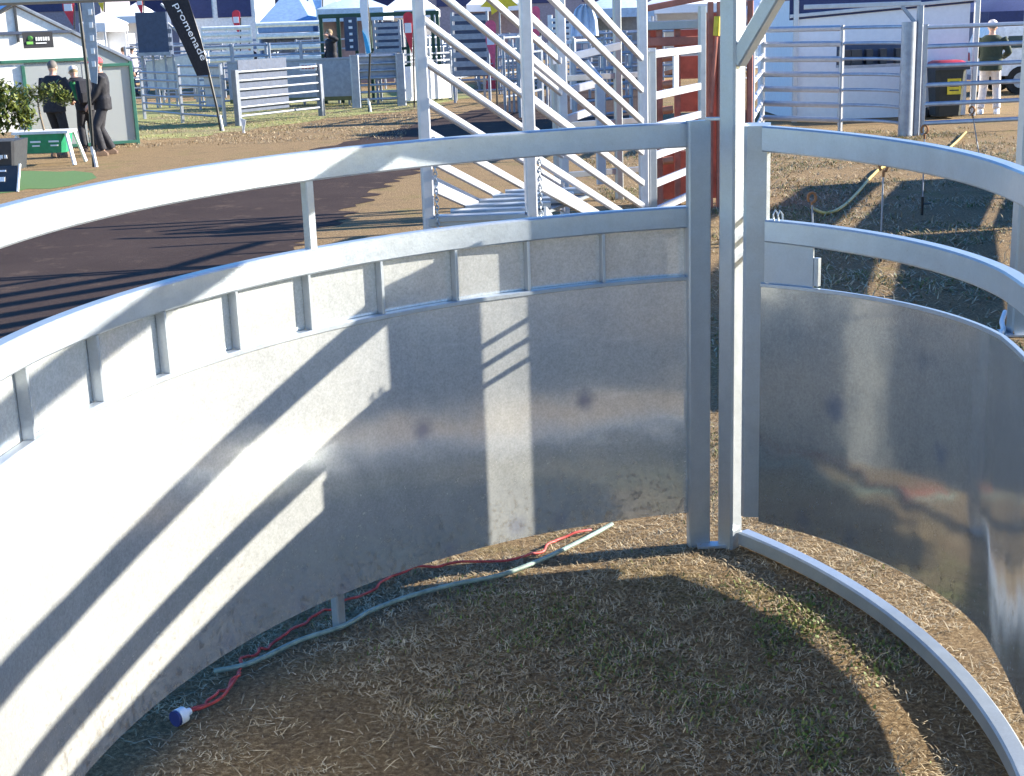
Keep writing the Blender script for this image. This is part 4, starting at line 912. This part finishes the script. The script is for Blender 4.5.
def spline(pts, n=10):
    out = []; P = [Vector(p) for p in pts]; P = [P[0] * 2 - P[1]] + P + [P[-1] * 2 - P[-2]]
    for i in range(1, len(P) - 2):
        for k in range(n):
            u_ = k / n; a, b2, c_, d = P[i - 1:i + 3]
            out.append(.5 * ((2 * b2) + (c_ - a) * u_ + (2 * a - 5 * b2 + 4 * c_ - d) * u_ ** 2 + (3 * b2 - a - 3 * c_ + d) * u_ ** 3))
    return out + [P[-2]]
def rope(name, pix, r, m, label, cat='rope', zz=None):
    P = [g(*q, z=r + .012) for q in pix]; b = MB().tube(spline(P), r, 8); o = b.build(name, m, origin=P[0]); return tag(o, label, cat)
rope('rope', [(812, 208), (826, 213), (842, 207), (858, 192), (872, 176), (886, 166), (920, 162), (943, 152), (955, 143), (966, 132)], .019, 'hose yellow', 'thick faded yellow rope curving over the dry grass beyond the gate')
rope('rope', [(1005, 312), (1002, 322), (1003, 330), (995, 338), (980, 341)], .018, 'white plastic', 'short white hose end lying by the foot of the right upright', 'hose')
rope('garden_hose', [(214, 671), (240, 666), (262, 658), (300, 640), (345, 625), (372, 610), (410, 596), (455, 584), (500, 575), (545, 558), (590, 536), (612, 524)], .0095, 'hose green', 'pale green garden hose along the foot of the curved panel', 'hose')
P = [g(*q, z=.02) for q in [(186, 713), (205, 703), (222, 690), (238, 676), (242, 660), (256, 653), (270, 645), (300, 625), (322, 612), (345, 602), (375, 588), (395, 574), (430, 566), (470, 562), (520, 558), (545, 548), (560, 538), (590, 530)]]
t = thing('extension_cord', P[0], 'red extension cord with a white and blue socket end under the curved panel', 'cord')
b = MB(); sp = spline(P); b.tube([p + Vector((.006 * math.sin(i * .9), .006 * math.cos(i * .7), .006 * math.sin(i * .5))) for i, p in enumerate(sp)], .0055, 7); b.build('cable', 'red rubber', t)
P = [g(*q, z=.022) for q in [(190, 711), (206, 706), (222, 697), (232, 684), (240, 672)]]; MB().tube(spline(P), .0055, 7).build('cable', 'red rubber', t)
d = (g(175, 719, .03) - g(190, 711, .03)).normalized(); q = g(190, 711, .03)
so_ = MB().tube([q, q + d * .02, q + d * .025, q + d * .055], [.012, .014, .027, .028], 14).build('socket', 'white plastic', t)
MB().tube([q + d * .055, q + d * .058, q + d * .066], [.024, .028, .027], 14).build('socket_ring', 'blue plastic', so_)
# flat board on the ground at the far end of the panel
p = g(575, 530); t = thing('loose_timber', p, 'short flat timber plank lying under the curved panel near the hose', 'plank')
MB().box(p + Vector((0, .1, .012)), (.42, .05, .02), Matrix.Rotation(.3, 3, 'Z')).build('plank', 'timber', t)

# ------------------------------------------------------------------ shade throwers right of the frame
def hfence(name, p0, p1, label, bars, posts=3, m='galv far'):
    t = thing(name, (p0[0], p0[1], 0), label, 'yard panel', 'sheeted panels right of the yard')
    for z0, z1 in bars: MB().bar((p0[0], p0[1], (z0 + z1) / 2), (p1[0], p1[1], (z0 + z1) / 2), .03, z1 - z0, ch=.05).build('board', m, t)
    for i in range(posts):
        f = i / (posts - 1); MB().post(p0[0] + (p1[0] - p0[0]) * f + .06, p0[1] + (p1[1] - p0[1]) * f, 0, max(b_[1] for b_ in bars), .06, .06).build('post', m, t)
hfence('sheeted_fence', (5.0, 8.3), (6.9, 14.2), 'sheeted steel panel right of the frame shading the grass, nearer one', [(.1, .70), (.78, 1.13), (1.22, 1.80), (1.90, 2.35)])
hfence('sheeted_fence', (7.0, 14.4), (8.8, 18.8), 'sheeted steel panel right of the frame shading the grass, farther one', [(.1, .8), (.86, 1.4), (1.5, 1.9), (2.1, 2.22), (2.5, 2.6)])
# ------------------------------------------------------------------ trees far behind
def tree(px, Y, h, label, seed):
    r_ = random.Random(seed); p = at0(px, Y); t = thing('gum_tree', p, label, 'tree', 'gum trees behind the show ground'); b = MB()
    b.tube([p, p + Vector((.1, 0, h * .3)), p + Vector((.3, .1, h * .62))], [.28, .2, .1], 8); cs = []
    for k in range(7):
        a = r_.uniform(0, 6.28); e = p + Vector((math.cos(a) * h * .25, math.sin(a) * h * .25, h * r_.uniform(.55, .95))); b.tube([p + Vector((.1, 0, h * r_.uniform(.3, .5))), e.lerp(p + Vector((0, 0, h * .5)), .4), e], [.1, .07, .02], 6); cs.append((e, h * r_.uniform(.12, .2)))
    b.build('trunk', 'bark', t); f = MB(); foliage(f, cs, 900, h * .06, r_); f.build('crown', 'far leaf', t)
for i, (px, Yk, h, lab) in enumerate([(20, 95, 11, 'gum tree behind the grey building, far left'), (225, 88, 9, 'gum tree behind the long white site building'), (330, 92, 10, 'gum tree rising behind the green frame'), (450, 96, 12, 'gum tree behind the left half of the ramp'), (620, 98, 11, 'gum tree behind the right half of the ramp'), (780, 96, 12, 'gum tree behind the tall post brace'), (960, 98, 12, 'gum tree behind the navy marquee roof')]): tree(px, Yk, h, lab, i + 5)

# ------------------------------------------------------------------ grass and straw
def blades(name, m, n, area, hmin, hmax, wid, lay, seed, dens=None, nb_=1):
    r = np.random.default_rng(seed); x0, x1, y0, y1 = area
    X = r.uniform(x0, x1, n * 3); Yy = r.uniform(y0, y1, n * 3)
    f = np.sin(X * 2.1 + 1.3 * np.sin(Yy * 1.7)) + np.sin(Yy * 2.9 + 1.1 * np.sin(X * 2.3)) + .7 * np.sin(X * 7.1 + Yy * 5.3) + .5 * np.sin(13 * X - 9 * Yy)
    keep = (f + r.normal(0, .7, n * 3)) > (dens if dens is not None else -9); X, Yy = X[keep][:n], Yy[keep][:n]; n = len(X)
    a = r.uniform(0, 2 * np.pi, n); L = r.uniform(hmin, hmax, n); tilt = np.clip(r.normal(lay, .3, n), 0, 1.5)
    dx, dy, dz = np.cos(a) * np.sin(tilt), np.sin(a) * np.sin(tilt), np.cos(tilt); sx, sy = -np.sin(a) * wid / 2, np.cos(a) * wid / 2
    sx = sx * r.uniform(.6, 1.5, n); sy = sy * r.uniform(.6, 1.5, n); z0 = r.uniform(0, .006, n)
    V = np.zeros((n, 5, 3)); bend = r.uniform(.0, .35, n)
    V[:, 0] = np.c_[X - sx, Yy - sy, z0]; V[:, 1] = np.c_[X + sx, Yy + sy, z0]
    mx, my, mz = X + dx * L * .55, Yy + dy * L * .55, z0 + dz * L * .55 + .002
    V[:, 2] = np.c_[mx + sx * .8, my + sy * .8, mz]; V[:, 3] = np.c_[mx - sx * .8, my - sy * .8, mz]
    V[:, 4] = np.c_[X + dx * L * (1 + bend * .3), Yy + dy * L * (1 + bend * .3), np.maximum(.003, z0 + dz * L * (1 - bend))]
    me = bpy.data.meshes.new(name); me.vertices.add(n * 5); me.vertices.foreach_set('co', V.ravel())
    base = (np.arange(n) * 5)[:, None]; li = np.concatenate([base + np.array([[0, 1, 2, 3]]), base + np.array([[3, 2, 4]])], 1).ravel()
    me.loops.add(n * 7); me.loops.foreach_set('vertex_index', li); me.polygons.add(n * 2)
    st = np.stack([np.arange(n) * 7, np.arange(n) * 7 + 4], 1).ravel(); me.polygons.foreach_set('loop_start', st); me.update(); me.validate()
    me.materials.append(mat(m)); o = bpy.data.objects.new(name, me); COL.objects.link(o); o['kind'] = 'stuff'; return o
blades('green_grass', 'grass blade', 20000, (-1.4, 2.2, 3.0, 8.0), .008, .03, .005, .8, 1, dens=1.7)
blades('dry_grass', 'straw', 95000, (-1.4, 2.2, 3.0, 8.0), .010, .036, .003, 1.3, 2, dens=-.9)
blades('straw_litter', 'straw', 3500, (-1.4, 2.2, 3.0, 8.0), .03, .11, .003, 1.54, 3)
blades('green_clover', 'clover', 2600, (.85, 1.42, 3.5, 5.2), .008, .02, .009, .5, 9, dens=1.2)
blades('green_clover', 'clover', 1500, (-.9, .9, 3.2, 5.2), .008, .018, .008, .5, 10, dens=2.2)
blades('field_grass', 'grass blade', 24000, (1.2, 8.5, 8, 26), .02, .06, .008, .95, 4, dens=.6)
blades('field_straw', 'straw', 26000, (1.2, 8.5, 8, 26), .04, .12, .01, 1.25, 5, dens=-.6)
blades('verge_grass', 'straw', 16000, (-9.5, -2, 28, 42), .03, .06, .012, 1.0, 6, dens=-.5)
